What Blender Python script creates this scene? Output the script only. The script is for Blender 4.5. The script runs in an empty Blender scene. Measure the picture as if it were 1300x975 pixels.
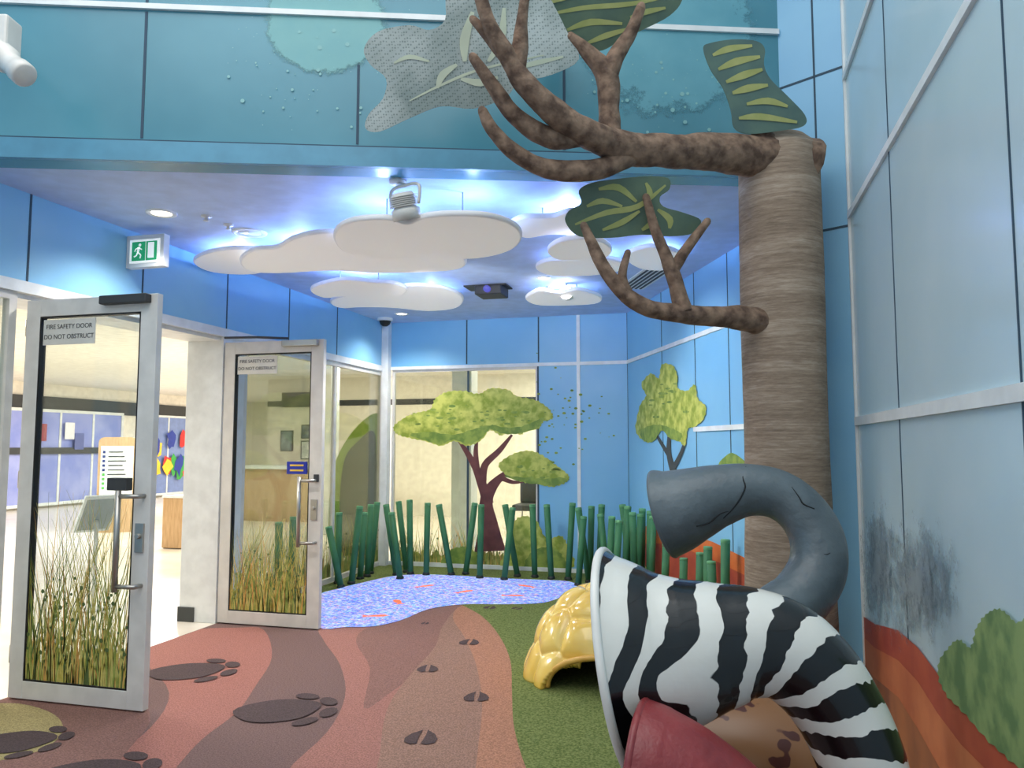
import bpy, bmesh, math, random
from mathutils import Vector, Matrix, noise as mnoise
random.seed(7)
sc=bpy.context.scene
try: sc.view_settings.view_transform='Standard'
except Exception: pass
FPX=977.0; PIT=math.atan(78/FPX); YAW=math.radians(15); H=1.45
CP,SP=math.cos(PIT),math.sin(PIT); CY,SY=math.cos(YAW),math.sin(YAW)
V=Vector
def ray(px,py):
    xc=(px-650)/FPX; yc=-(py-487.5)/FPX
    h=CP-yc*SP; z=SP+yc*CP
    lat=xc/h
    return V((lat*CY-SY, lat*SY+CY, z/h))
CAM=V((0,0,H))
def PF(px,py,F): return CAM+ray(px,py)*F
def PZ(px,py,z=0.0):
    r=ray(px,py); return CAM+r*((z-H)/r.z)
def PYp(px,py,Y):
    r=ray(px,py); return CAM+r*(Y/r.y)
def PXp(px,py,X):
    r=ray(px,py); return CAM+r*(X/r.x)
def PP(px,py,p0,n):
    r=ray(px,py); return CAM+r*((p0-CAM).dot(n)/r.dot(n))

# ---------------------------------------------------------------- materials
def lin(c):
    def f(v):
        v/=255.0
        return v/12.92 if v<=0.04045 else ((v+0.055)/1.055)**2.4
    return (f(c[0]),f(c[1]),f(c[2]),1)
MATS={}
def mat(name,c,rough=0.6,metal=0.0,c2=None,scale=8,bump=0.0,bscale=60,emit=None,es=0.0,detail=4,contrast=(0.35,0.65),stretch=None,spec=None):
    if name in MATS: return MATS[name]
    m=bpy.data.materials.new(name); m.use_nodes=True; nt=m.node_tree; N=nt.nodes; L=nt.links
    b=N['Principled BSDF']; b.inputs['Base Color'].default_value=lin(c)
    b.inputs['Roughness'].default_value=rough; b.inputs['Metallic'].default_value=metal
    if spec is not None: b.inputs['Specular IOR Level'].default_value=spec
    tc=N.new('ShaderNodeTexCoord'); src=tc.outputs['Object']
    if stretch:
        mp=N.new('ShaderNodeMapping'); mp.inputs['Scale'].default_value=stretch; L.new(src,mp.inputs['Vector']); src=mp.outputs['Vector']
    if c2 is None: c2=tuple(min(255,v*1.06) for v in c)
    nz=N.new('ShaderNodeTexNoise'); nz.inputs['Scale'].default_value=scale; nz.inputs['Detail'].default_value=detail
    L.new(src,nz.inputs['Vector'])
    cr=N.new('ShaderNodeValToRGB'); cr.color_ramp.elements[0].position=contrast[0]; cr.color_ramp.elements[1].position=contrast[1]
    cr.color_ramp.elements[0].color=lin(c); cr.color_ramp.elements[1].color=lin(c2)
    L.new(nz.outputs['Fac'],cr.inputs['Fac']); L.new(cr.outputs['Color'],b.inputs['Base Color'])
    if bump>0:
        n2=N.new('ShaderNodeTexNoise'); n2.inputs['Scale'].default_value=bscale; n2.inputs['Detail'].default_value=3
        L.new(src,n2.inputs['Vector'])
        bp=N.new('ShaderNodeBump'); bp.inputs['Strength'].default_value=bump; bp.inputs['Distance'].default_value=0.01
        L.new(n2.outputs['Fac'],bp.inputs['Height']); L.new(bp.outputs['Normal'],b.inputs['Normal'])
    if emit:
        b.inputs['Emission Color'].default_value=lin(emit); b.inputs['Emission Strength'].default_value=es
    MATS[name]=m; return m
def glassmat(name,tint=(240,245,245),refl=0.06):
    m=bpy.data.materials.new(name); m.use_nodes=True; nt=m.node_tree; N=nt.nodes; L=nt.links
    N.remove(N['Principled BSDF'])
    t=N.new('ShaderNodeBsdfTransparent'); t.inputs['Color'].default_value=lin(tint)
    g=N.new('ShaderNodeBsdfGlossy'); g.inputs['Roughness'].default_value=0.02
    lw=N.new('ShaderNodeLayerWeight'); lw.inputs['Blend'].default_value=0.25
    ma=N.new('ShaderNodeMath'); ma.operation='MULTIPLY_ADD'; ma.inputs[1].default_value=0.4; ma.inputs[2].default_value=refl
    L.new(lw.outputs['Fresnel'],ma.inputs[0])
    mx=N.new('ShaderNodeMixShader'); L.new(ma.outputs[0],mx.inputs[0]); L.new(t.outputs[0],mx.inputs[1]); L.new(g.outputs[0],mx.inputs[2])
    L.new(mx.outputs[0],N['Material Output'].inputs['Surface']); MATS[name]=m; return m
def speckle(name,c,c2,thr,scale=12,stretch=(1,1,1),soft=.22):
    m=mat(name,c,0.6,c2=c2,scale=5); nt=m.node_tree; N=nt.nodes; L=nt.links
    tc=N.new('ShaderNodeTexCoord'); mp=N.new('ShaderNodeMapping'); mp.inputs['Scale'].default_value=stretch
    nz=N.new('ShaderNodeTexNoise'); nz.inputs['Scale'].default_value=scale; nz.inputs['Detail'].default_value=9; nz.inputs['Roughness'].default_value=0.8
    L.new(tc.outputs['Object'],mp.inputs['Vector']); L.new(mp.outputs[0],nz.inputs['Vector'])
    uv=N.new('ShaderNodeAttribute'); uv.attribute_name='mask'
    ad=N.new('ShaderNodeMath'); ad.operation='MULTIPLY_ADD'; ad.inputs[1].default_value=0.45; L.new(uv.outputs['Fac'],ad.inputs[0]); L.new(nz.outputs['Fac'],ad.inputs[2])
    cr=N.new('ShaderNodeValToRGB'); cr.color_ramp.elements[0].position=thr; cr.color_ramp.elements[1].position=min(1,thr+soft)
    L.new(ad.outputs[0],cr.inputs['Fac']); L.new(cr.outputs['Color'],N['Principled BSDF'].inputs['Alpha'])
    return m

W_BLUE=mat('blue_wall_panel',(132,190,228),0.35,c2=(146,202,234),scale=1.2)
W_BLUEB=mat('blue_back_panel',(124,188,230),0.4,c2=(138,198,234),scale=1.0)
W_PALE=mat('pale_blue_wall_panel',(194,220,230),0.2,c2=(206,228,236),scale=1.1)
W_TEAL=mat('teal_bulkhead_panel',(76,138,156),0.26,c2=(96,156,172),scale=0.9)
W_TEALD=mat('fascia_teal',(92,150,176),0.4)
JOINT=mat('panel_joint',(52,76,94),0.7)
WHITE=mat('white_trim',(224,228,228),0.4)
SILVER=mat('silver_frame',(216,214,208),0.35,0.0)
CREAM=mat('cream_wall',(238,232,220),0.7)
CEIL=mat('ceiling_paint',(182,202,236),0.6)
CEILH=mat('hall_ceiling',(236,232,222),0.8)
HFLOOR=mat('hall_vinyl',(230,220,204),0.2,c2=(238,230,216),scale=3)
GLASS=glassmat('clear_glass',refl=.035)
GLASSB=glassmat('tinted_hall_glass',tint=(226,228,220),refl=.05)
STEEL=mat('brushed_steel',(176,174,168),0.3,0.8)
BLACK=mat('black_plastic',(18,18,20),0.5)
DGREY=mat('dark_grey',(58,60,62),0.6)
CHAR=mat('charcoal_base',(62,66,66),0.6)
CLOUD=mat('cloud_white',(248,246,242),0.6,emit=(246,244,240),es=0.2)  # faint emission stands in for light bounced up from the floor
CLOUDE=mat('cloud_edge',(234,234,236),0.6,emit=(232,232,232),es=0.1)  # same bounce light put into the edge, weaker
WOOD=mat('light_wood',(206,172,130),0.5,c2=(188,152,108),scale=6,stretch=(8,8,1))
TURF=mat('green_turf',(92,108,58),0.95,c2=(140,150,92),scale=80,bump=1.0,bscale=160,detail=6,spec=0.1)
def rub(n,c): 
    c2=tuple(min(255,v*1.15) for v in c); c1=tuple(v*0.90 for v in c)
    return mat(n,c1,0.9,c2=c2,scale=130,bump=0.4,bscale=220,detail=5,contrast=(0.38,0.62),spec=0.15)
R_MAU=rub('rubber_mauve',(118,94,90)); R_RED=rub('rubber_red',(158,108,98)); R_BRN=rub('rubber_brown',(134,100,92))
R_COR=rub('rubber_coral',(156,110,100)); R_ORG=rub('rubber_orange',(166,120,98)); R_YEL=rub('rubber_yellow',(166,150,106))
R_TAN=rub('rubber_tan',(146,114,100)); R_PAW=rub('rubber_paw',(84,70,70))
POLE=mat('green_pole',(46,104,68),0.65,c2=(58,120,76),scale=4); POLET=mat('pole_top',(92,150,104),0.6); POLEB=mat('pole_socket',(34,42,40),0.6)

def barkmat():
    m=mat('bark',(92,76,62),0.9); nt=m.node_tree; N=nt.nodes; L=nt.links; b=N['Principled BSDF']
    tc=N.new('ShaderNodeTexCoord')
    def nn(sx,sz,det,ro,dist):
        mp=N.new('ShaderNodeMapping'); mp.inputs['Scale'].default_value=(sx,sx,sz); L.new(tc.outputs['Object'],mp.inputs[0])
        nz=N.new('ShaderNodeTexNoise'); nz.inputs['Scale'].default_value=1; nz.inputs['Detail'].default_value=det; nz.inputs['Roughness'].default_value=ro; nz.inputs['Distortion'].default_value=dist
        L.new(mp.outputs[0],nz.inputs['Vector']); return nz
    a=nn(2.6,62,9,.75,.15); c=nn(1.8,13,5,.6,.3); d=nn(16,110,4,.7,.2)
    av=N.new('ShaderNodeMix'); av.data_type='FLOAT'; av.inputs[0].default_value=.45; L.new(a.outputs['Fac'],av.inputs[2]); L.new(c.outputs['Fac'],av.inputs[3])
    a2=N.new('ShaderNodeMix'); a2.data_type='FLOAT'; a2.inputs[0].default_value=.3; L.new(av.outputs[0],a2.inputs[2]); L.new(d.outputs['Fac'],a2.inputs[3])
    cr=N.new('ShaderNodeValToRGB'); e=cr.color_ramp.elements; e[0].position=0.34; e[0].color=lin((106,90,76)); e[1].position=0.66; e[1].color=lin((190,174,156))
    k=e.new(0.5); k.color=lin((150,132,114))
    L.new(a2.outputs[0],cr.inputs['Fac']); L.new(cr.outputs['Color'],b.inputs['Base Color'])
    bp=N.new('ShaderNodeBump'); bp.inputs['Strength'].default_value=0.4; bp.inputs['Distance'].default_value=0.01
    L.new(a2.outputs[0],bp.inputs['Height']); L.new(bp.outputs['Normal'],b.inputs['Normal']); return m
BARK=barkmat()
BRANCH=mat('branch_bark',(88,68,56),0.85,c2=(148,122,102),scale=18,bump=0.6,bscale=50,detail=8)
LEAF=mat('leaf_green',(82,106,92),0.45,c2=(100,122,100),scale=9)
LEAFG=mat('leaf_grey',(150,164,160),0.35,c2=(206,214,210),scale=3,detail=3,contrast=(.38,.62))
VEIN=mat('leaf_vein',(158,166,98),0.5,c2=(176,180,114),scale=12)
VEING=mat('leaf_vein_pale',(200,208,184),0.5)
LEAFE=mat('leaf_edge',(110,124,104),0.5)

# ---------------------------------------------------------------- mesh builder
WL={}
def spline(pts,n):
    P=[list(p) for p in pts]
    out=[]; m=len(P)
    for i in range(m-1):
        p0=P[max(i-1,0)];p1=P[i];p2=P[i+1];p3=P[min(i+2,m-1)]
        for k in range(n):
            t=k/n
            out.append([0.5*((2*b)+(-a+c)*t+(2*a-5*b+4*c-d)*t*t+(-a+3*b-3*c+d)*t**3) for a,b,c,d in zip(p0,p1,p2,p3)])
    out.append(P[-1]); return out
def closed_spline(pts,n=4):
    out=[]; m=len(pts)
    for i in range(m):
        p0,p1,p2,p3=pts[(i-1)%m],pts[i],pts[(i+1)%m],pts[(i+2)%m]
        for k in range(n):
            t=k/n
            out.append(tuple(0.5*((2*b)+(-a+c)*t+(2*a-5*b+4*c-d)*t*t+(-a+3*b-3*c+d)*t**3) for a,b,c,d in zip(p0,p1,p2,p3)))
    return out
def leafy(pts,amp,n=8,seed=1):
    rn=random.Random(seed); q=closed_spline(pts,n); out=[]
    for i,(a,b) in enumerate(q):
        p=q[i-1]; nx=q[(i+1)%len(q)]; dx,dy=nx[0]-p[0],nx[1]-p[1]; l=math.hypot(dx,dy) or 1
        s=(1 if i%2 else -1)*amp*(.3+.7*rn.random()); out.append((a+dy/l*s,b-dx/l*s))
    return out
class MB:
    def __init__(s): s.v=[];s.f=[];s.m=[];s.s=[];s.attr={}
    def add(s,vs,fs,m=0,sm=False):
        o=len(s.v); s.v+= [V(p) for p in vs]
        for f in fs: s.f.append([i+o for i in f]); s.m.append(m); s.s.append(sm)
    def mm(s,a,b,m=0):
        x0,y0,z0=a;x1,y1,z1=b
        s.add([(x0,y0,z0),(x1,y0,z0),(x1,y1,z0),(x0,y1,z0),(x0,y0,z1),(x1,y0,z1),(x1,y1,z1),(x0,y1,z1)],
              [(0,3,2,1),(4,5,6,7),(0,1,5,4),(1,2,6,5),(2,3,7,6),(3,0,4,7)],m); return s
    def box(s,c,d,m=0,R=None):
        R=R or Matrix.Identity(3); c=V(c)
        P=[c+R@V((x*d[0]/2,y*d[1]/2,z*d[2]/2)) for z in(-1,1) for x,y in((-1,-1),(1,-1),(1,1),(-1,1))]
        s.add(P,[(0,3,2,1),(4,5,6,7),(0,1,5,4),(1,2,6,5),(2,3,7,6),(3,0,4,7)],m); return s
    def prism(s,pts,off,m=0,me=None):
        n=len(pts); off=V(off); a=[V(p) for p in pts]
        s.add(a+[p+off for p in a],[tuple(range(n))],m)
        o=len(s.v)-2*n
        s.f.append([o+n+i for i in range(n)][::-1]); s.m.append(m); s.s.append(False)
        for i in range(n):
            j=(i+1)%n; s.f.append([o+i,o+j,o+n+j,o+n+i]); s.m.append(m if me is None else me); s.s.append(False)
        return s
    def flat(s,pts,m=0): s.add(pts,[tuple(range(len(pts)))],m); return s
    def tube(s,pts,rad,seg=12,m=0,caps=True,sm=True,sub=0):
        if sub:
            q=spline([tuple(p)+(r,) for p,r in zip(pts,rad)],sub); pts=[V(a[:3]) for a in q]; rad=[a[3] for a in q]
        pts=[V(p) for p in pts]; n=len(pts)
        T=[(pts[min(i+1,n-1)]-pts[max(i-1,0)]).normalized() for i in range(n)]
        u=T[0].orthogonal().normalized(); vs=[]
        for i in range(n):
            u=(u-T[i]*u.dot(T[i])).normalized(); w=T[i].cross(u)
            for k in range(seg):
                a=2*math.pi*k/seg; vs.append(pts[i]+(u*math.cos(a)+w*math.sin(a))*rad[i])
        fs=[]
        for i in range(n-1):
            for k in range(seg):
                k2=(k+1)%seg; fs.append((i*seg+k,i*seg+k2,(i+1)*seg+k2,(i+1)*seg+k))
        s.add(vs,fs,m,sm)
        if caps:
            o=len(s.v)-len(vs)
            s.f.append([o+k for k in range(seg)][::-1]); s.m.append(m); s.s.append(False)
            s.f.append([o+(n-1)*seg+k for k in range(seg)]); s.m.append(m); s.s.append(False)
        return s
    def lathe(s,prof,c,axis=(0,0,1),seg=24,m=0,sm=True):
        ax=V(axis).normalized(); u=ax.orthogonal().normalized(); w=ax.cross(u); c=V(c); vs=[]
        for r,z in prof:
            for k in range(seg):
                a=2*math.pi*k/seg; vs.append(c+ax*z+(u*math.cos(a)+w*math.sin(a))*max(r,1e-4))
        fs=[]
        for i in range(len(prof)-1):
            for k in range(seg):
                k2=(k+1)%seg; fs.append((i*seg+k,i*seg+k2,(i+1)*seg+k2,(i+1)*seg+k))
        s.add(vs,fs,m,sm); return s
    def build(s,name,mats,parent=None,loc=None,bev=0,recalc=True):
        if not isinstance(mats,(list,tuple)): mats=[mats]
        if parent is not None: base=WL[parent.name]
        else: base=V(loc) if loc is not None else V((0,0,0))
        me=bpy.data.meshes.new(name); me.from_pydata([tuple(p-base) for p in s.v],[],s.f)
        for mt in mats: me.materials.append(mt)
        for p,mi,sm in zip(me.polygons,s.m,s.s): p.material_index=mi; p.use_smooth=sm
        if recalc:
            b=bmesh.new(); b.from_mesh(me); bmesh.ops.recalc_face_normals(b,faces=b.faces); b.to_mesh(me); b.free()
        for k,vals in s.attr.items():
            at=me.attributes.new(k,'FLOAT','POINT'); at.data.foreach_set('value',vals)
        o=bpy.data.objects.new(name,me); sc.collection.objects.link(o)
        if parent is not None: o.parent=parent
        else: o.location=base
        WL[o.name]=base
        if bev:
            md=o.modifiers.new('bevel','BEVEL'); md.width=bev; md.segments=2; md.limit_method='ANGLE'
        return o
def tag(o,label=None,cat=None,group=None,kind=None):
    if label: o['label']=label
    if cat: o['category']=cat
    if group: o['group']=group
    if kind: o['kind']=kind
    return o
def empty(name,loc,label,cat,group=None,kind=None):
    o=bpy.data.objects.new(name,None); o.location=loc; o.empty_display_size=0.1; sc.collection.objects.link(o); WL[o.name]=V(loc)
    return tag(o,label,cat,group,kind)
def st(o,label,cat): return tag(o,label,cat,None,'structure')
def text(body,size,loc,rot,m,parent,name='lettering',ext=0.0004,align='CENTER'):
    cu=bpy.data.curves.new('t','FONT'); cu.body=body; cu.size=size; cu.extrude=ext; cu.align_x=align; cu.align_y='CENTER'
    o=bpy.data.objects.new('t',cu); sc.collection.objects.link(o)
    bpy.context.view_layer.update()
    me=bpy.data.meshes.new_from_object(o.evaluated_get(bpy.context.evaluated_depsgraph_get()))
    bpy.data.objects.remove(o)
    me.name=name; me.materials.clear(); me.materials.append(m)
    n=bpy.data.objects.new(name,me); sc.collection.objects.link(n)
    n.parent=parent; n.location=V(loc)-WL[parent.name]; n.rotation_euler=rot; WL[n.name]=V(loc)
    return n
def strokepx(pl,ws,n=5):
    q=spline([(a[0],a[1],w) for a,w in zip(pl,ws)],n); L=[];R=[]
    for i,p in enumerate(q):
        a=q[max(i-1,0)];b=q[min(i+1,len(q)-1)]
        dx,dy=b[0]-a[0],b[1]-a[1]; l=math.hypot(dx,dy) or 1; nx,ny=-dy/l,dx/l
        L.append((p[0]+nx*p[2]/2,p[1]+ny*p[2]/2)); R.append((p[0]-nx*p[2]/2,p[1]-ny*p[2]/2))
    return L+R[::-1]

# ================================================================ SETTING
CZ=2.97
BK=8.8; XL=-4.0; XR=0.7
def bulk(x): return 3.38+(x+2.95)*0.349
BA=V((-4.2,bulk(-4.2),0)); BB=V((0.38,bulk(0.38),0)); BD=(BB-BA).normalized(); BN=V((BD.y,-BD.x,0))
CHB=V((XR,4.35,0)); AC=V((XR,4.78,0)); AE=V((-0.99,BK,0)); AD=(AE-AC).normalized(); AN=V((-AD.y,AD.x,0))
if AN.x>0: AN=-AN
# floor -----------------------------------------------------------
fl=MB(); fl.mm((-4.0,-2.5,-0.1),(0.7,4.4,0.0),0)
fl.prism([(-4.0,4.4,-0.1),(0.7,4.4,-0.1),(0.7,4.78,-0.1),(-0.99,8.8,-0.1),(-4.0,8.8,-0.1)],(0,0,0.1),0)
def fp(pts,z,m,sub=4,sm=True):
    q=closed_spline(pts,sub) if sm else pts
    out=[]
    for a in q:
        p=PZ(a[0],a[1],0)
        out.append((max(-3.99,min(0.69,p.x)),min(8.79,p.y),z))
    fl.flat(out,m)
floor_m=[R_MAU,R_RED,R_BRN,R_COR,R_ORG,R_YEL,R_TAN,TURF]
fp([(235,800),(300,797),(335,800),(345,835),(325,870),(300,905),(255,940),(215,985),(160,1050),(40,1060),(120,980),(190,925),(215,880),(185,840),(190,812)],0.001,1)
fp([(-60,880),(120,860),(190,905),(165,950),(120,1000),(60,1060),(-80,1080)],0.0015,2)
fp([(-60,905),(10,893),(60,903),(80,922),(66,945),(20,962),(-60,968)],0.002,5)
fp([(408,797),(470,796),(540,778),(600,768),(620,800),(560,850),(520,900),(500,980),(480,1060),(330,1060),(360,985),(415,930),(438,885),(432,845),(412,815)],0.0015,3)
fp([(470,796),(540,776),(590,769),(600,790),(560,832),(520,862),(495,880),(462,900),(470,850),(452,815)],0.002,2)
fp([(588,769),(640,770),(660,840),(665,900),(672,1060),(478,1060),(482,960),(492,900),(520,858),(552,822),(562,795)],0.0025,6)
fp([(588,769),(640,770),(660,840),(665,900),(672,1060),(600,1060),(606,960),(612,900),(606,850),(590,810),(575,785)],0.003,4)
t_edge=[(583,767),(612,783),(634,808),(648,840),(650,880),(652,920),(662,960),(680,1010),(700,1100)]
tp=[PZ(x[0],x[1],0) for x in spline([(a,b,0) for a,b in t_edge],5)]
fl.flat([(p.x,p.y,0.004) for p in tp]+[(0.69,tp[-1].y,0.004),(0.69,4.78,0.004),(-0.99,8.79,0.004),(-3.99,8.79,0.004),(-3.99,7.0,0.004)]+[tuple(V((PZ(a,b).x,PZ(a,b).y,0.004))) for a,b in [(440,775),(520,770)]],7)
FLOOR=fl.build('floor',floor_m,recalc=False); st(FLOOR,'rubber play floor in dusty red, brown and orange curving bands with green turf','floor')
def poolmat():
    m=bpy.data.materials.new('water_projection'); m.use_nodes=True; nt=m.node_tree;N=nt.nodes;L=nt.links;b=N['Principled BSDF']  # projected light painted into a floor patch as colour plus emission
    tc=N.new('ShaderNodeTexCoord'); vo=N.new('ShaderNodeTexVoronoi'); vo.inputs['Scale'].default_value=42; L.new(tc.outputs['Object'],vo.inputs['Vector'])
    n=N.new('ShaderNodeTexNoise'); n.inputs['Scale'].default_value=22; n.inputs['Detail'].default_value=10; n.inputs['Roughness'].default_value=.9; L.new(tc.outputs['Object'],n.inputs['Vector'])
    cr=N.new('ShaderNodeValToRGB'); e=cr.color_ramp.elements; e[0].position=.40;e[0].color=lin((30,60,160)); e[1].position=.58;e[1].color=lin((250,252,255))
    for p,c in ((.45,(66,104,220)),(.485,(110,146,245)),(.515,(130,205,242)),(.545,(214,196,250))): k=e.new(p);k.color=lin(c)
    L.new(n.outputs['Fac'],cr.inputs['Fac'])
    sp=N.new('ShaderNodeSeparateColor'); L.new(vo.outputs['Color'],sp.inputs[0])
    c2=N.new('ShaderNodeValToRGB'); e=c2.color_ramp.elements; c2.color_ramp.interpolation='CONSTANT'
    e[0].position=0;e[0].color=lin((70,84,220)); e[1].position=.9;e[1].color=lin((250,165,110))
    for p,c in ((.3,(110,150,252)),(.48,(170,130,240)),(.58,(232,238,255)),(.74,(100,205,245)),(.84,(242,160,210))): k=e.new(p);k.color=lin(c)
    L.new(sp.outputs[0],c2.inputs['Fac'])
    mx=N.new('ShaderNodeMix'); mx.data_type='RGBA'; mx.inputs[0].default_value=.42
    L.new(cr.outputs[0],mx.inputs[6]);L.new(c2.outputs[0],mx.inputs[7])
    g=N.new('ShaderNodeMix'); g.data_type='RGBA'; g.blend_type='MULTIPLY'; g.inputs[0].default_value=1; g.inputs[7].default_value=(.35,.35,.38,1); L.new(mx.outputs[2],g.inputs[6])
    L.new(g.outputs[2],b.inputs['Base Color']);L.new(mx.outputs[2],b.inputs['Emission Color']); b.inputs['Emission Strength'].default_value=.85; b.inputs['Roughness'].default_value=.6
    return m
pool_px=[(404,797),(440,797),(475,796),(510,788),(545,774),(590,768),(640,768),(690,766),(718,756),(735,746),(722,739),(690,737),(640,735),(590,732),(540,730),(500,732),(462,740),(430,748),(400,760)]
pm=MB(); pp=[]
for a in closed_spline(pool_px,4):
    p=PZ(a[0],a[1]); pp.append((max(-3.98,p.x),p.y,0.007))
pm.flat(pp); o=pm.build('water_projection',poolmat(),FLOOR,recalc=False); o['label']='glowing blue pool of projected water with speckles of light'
FISH=mat('orange_fish',(240,110,70),.6,emit=(240,110,70),es=.5)  # projected fish, their light painted in as emissive orange
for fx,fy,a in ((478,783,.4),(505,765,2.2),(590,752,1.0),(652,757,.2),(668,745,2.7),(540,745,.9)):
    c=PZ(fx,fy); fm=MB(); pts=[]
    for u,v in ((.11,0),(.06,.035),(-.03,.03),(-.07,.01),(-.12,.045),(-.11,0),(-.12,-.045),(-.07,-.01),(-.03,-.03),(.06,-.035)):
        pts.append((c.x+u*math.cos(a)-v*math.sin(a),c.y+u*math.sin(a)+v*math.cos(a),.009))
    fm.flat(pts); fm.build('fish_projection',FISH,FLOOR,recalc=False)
def ell(cx,cy,rx,ry,a,n=20,wob=0):
    return [(cx+rx*math.cos(t)*(1+wob*math.sin(3*t))*math.cos(a)-ry*math.sin(t)*math.sin(a), cy+rx*math.cos(t)*(1+wob*math.sin(3*t))*math.sin(a)+ry*math.sin(t)*math.cos(a)) for t in [2*math.pi*k/n for k in range(n)]]
def bigpaw(px,py,s,a):
    c=PZ(px,py); m=MB()
    m.flat([(x,y,.006) for x,y in ell(c.x,c.y,.2*s,.16*s,a,24,.08)])
    for k,(r,t,w) in enumerate(((.225,-.95,.066),(.25,-.34,.066),(.25,.31,.066),(.225,.92,.066))):
        tx,ty=c.x+math.cos(a+t)*r*s,c.y+math.sin(a+t)*r*s
        m.flat([(x,y,.0062+.0001*k) for x,y in ell(tx,ty,.04*s,w*s,a+t,14)])
    m.build('paw_print',R_PAW,FLOOR,recalc=False)
bigpaw(352,903,1.15,.5); bigpaw(236,853,1.15,.5); bigpaw(110,985,1.05,.4); bigpaw(18,943,.9,.3)
def hoof(px,py,s,a):
    c=PZ(px,py); m=MB()
    for sg in(-1,1):
        q=[(-.075,.010),(-.085,.04),(-.06,.075),(-.01,.082),(.05,.06),(.095,.022),(.11,.012),(.04,.016),(-.02,.014)]
        m.flat([(c.x+(u*math.cos(a)-sg*v*math.sin(a))*s,c.y+(u*math.sin(a)+sg*v*math.cos(a))*s,.0065) for u,v in q])
    m.build('hoof_print',R_PAW,FLOOR,recalc=False)
for a in ((535,938,1.0,1.75),(605,886,.9,1.8),(543,850,.85,1.85),(596,816,.9,1.7),(622,772,.7,1.6),(657,773,.6,1.2),(540,792,.4,1.6)): hoof(*a)

# left wall ---------------------------------------------------------
m=MB(); m.mm((XL-.1,2.9,2.4),(XL,BK,CZ+.05),0)
for px in (34,181,289,368,429):
    y=PXp(px,360,XL).y; m.mm((XL-.02,y-.007,2.43),(XL+.003,y+.007,CZ),1)
m.mm((XL-.35,2.9,2.4),(XL-.1,BK,CZ+.05),2)
m.mm((XL-.35,-2.5,0),(XL,2.75,5.5),0); m.mm((XL-.35,2.75,CZ),(XL,2.95,5.5),0)
WL_=m.build('wall_left',[W_BLUE,JOINT,CREAM]); st(WL_,'blue panelled wall band above the glass fire doors','wall')
m=MB(); m.mm((XL-.35,5.57,0),(XL+.0,5.88,2.4),0); m.mm((XL-.36,5.56,0),(XL-.2,5.57,.12),1); m.mm((XL-.36,5.56,0),(XL-.35,5.88,.12),1)
st(m.build('wall_left_pillar',[WHITE,CHAR],bev=.004),'white pillar with grey skirting beside the doorway','wall')
m=MB(); m.mm((XL-.03,2.75,2.36),(XL+.015,BK,2.43),0); m.mm((XL-.35,3.62,2.33),(XL-.03,5.57,2.4),0)
st(m.build('trim_1',WHITE),'white trim over the left doors and side window','trim')
def window(n,p0,p1,z0,z1,label,bars=(),frame=.05,gm=GLASS,depth=.05,fm=SILVER):
    p0=V(p0);p1=V(p1);d=(p1-p0);L=d.length;d.normalize(); R=Matrix.Rotation(math.atan2(d.y,d.x),3,'Z')
    c=(p0+p1)/2; r=empty('window_%d'%n,(c.x,c.y,z0),label,'window',None,'structure')
    f=MB(); zc=(z0+z1)/2
    f.box((c.x,c.y,z0+frame/2),(L,depth,frame),0,R); f.box((c.x,c.y,z1-frame/2),(L,depth,frame),0,R)
    for e in (p0+d*frame/2,p1-d*frame/2): f.box((e.x,e.y,zc),(frame,depth,z1-z0-2*frame),0,R)
    for b,w,mi in bars: e=p0+d*b; f.box((e.x,e.y,zc),(w,depth*.7,z1-z0-2*frame),mi,R)
    f.build('window_frame',[fm,JOINT],r)
    g=MB(); g.box((c.x,c.y,zc),(L-2*frame,.01,z1-z0-2*frame),0,R); g.build('pane',gm,r); return r
w1=window(1,(XL-.03,2.78,0),(XL-.03,3.6,0),0,2.36,'narrow glass sidelight at the far left of the doorway')
w2=window(2,(XL-.03,5.88,0),(XL-.03,BK-.02,0),0,2.36,'tall side window seen past the second fire door',bars=[(1.69,.05,0)],gm=GLASSB)

RG1=mat('reed_yellow',(194,180,80),.6,c2=(218,206,122),scale=20); RG2=mat('reed_green',(124,144,62),.6,c2=(166,176,88),scale=20); RG3=mat('reed_orange',(210,160,86),.6)
RG4=mat('reed_dark',(86,106,56),.6)
def reeds(parent,p0,d,L,nrm,n,z0,hmin,hmax,name='reed_print',dots=40,off=.012,seed=1,solid=.16):
    rn=random.Random(seed); m=MB(); d=V(d).normalized(); nrm=V(nrm)
    def w(u,z,k=0): 
        u=max(0,min(L,u)); q=V(p0)+d*u+nrm*(off+k); return (q.x,q.y,z0+z)
    top=[]; k=60
    for i in range(k+1): top.append((L*i/k, solid*(.5+1.0*rn.random())))
    m.flat([w(L,0),w(0,0)]+[w(u,z) for u,z in top],1)
    for i in range(n):
        u=rn.random()*L; h=hmin+(hmax-hmin)*rn.random()**1.7; le=(rn.random()-.5)*h*.75; wd=.002+.004*rn.random(); mi=rn.choice((0,0,0,1,1,2,3))
        a=[];b=[]
        for s in range(6):
            t=s/5; uu=u+le*t*t; ww=wd*(1-t)+.0006; a.append(w(uu-ww,h*t,.0004*(i%9))); b.append(w(uu+ww,h*t,.0004*(i%9)))
        for s in range(5): m.add([a[s],b[s],b[s+1],a[s+1]],[(0,1,2,3)],mi)
    for i in range(dots):
        u=rn.random()*L; z=solid+rn.random()*(hmax*.42); r=.005+.008*rn.random()
        m.flat([w(u+r*math.cos(t),z+r*math.sin(t),.004) for t in [k*math.pi/4 for k in range(8)]],3)
    return m.build(name,[RG1,RG2,RG3,RG4],parent,recalc=False)
reeds(w1,(XL-.03,2.83,0),(0,1,0),.72,(1,0,0),120,.06,.2,.9,seed=3)
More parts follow.
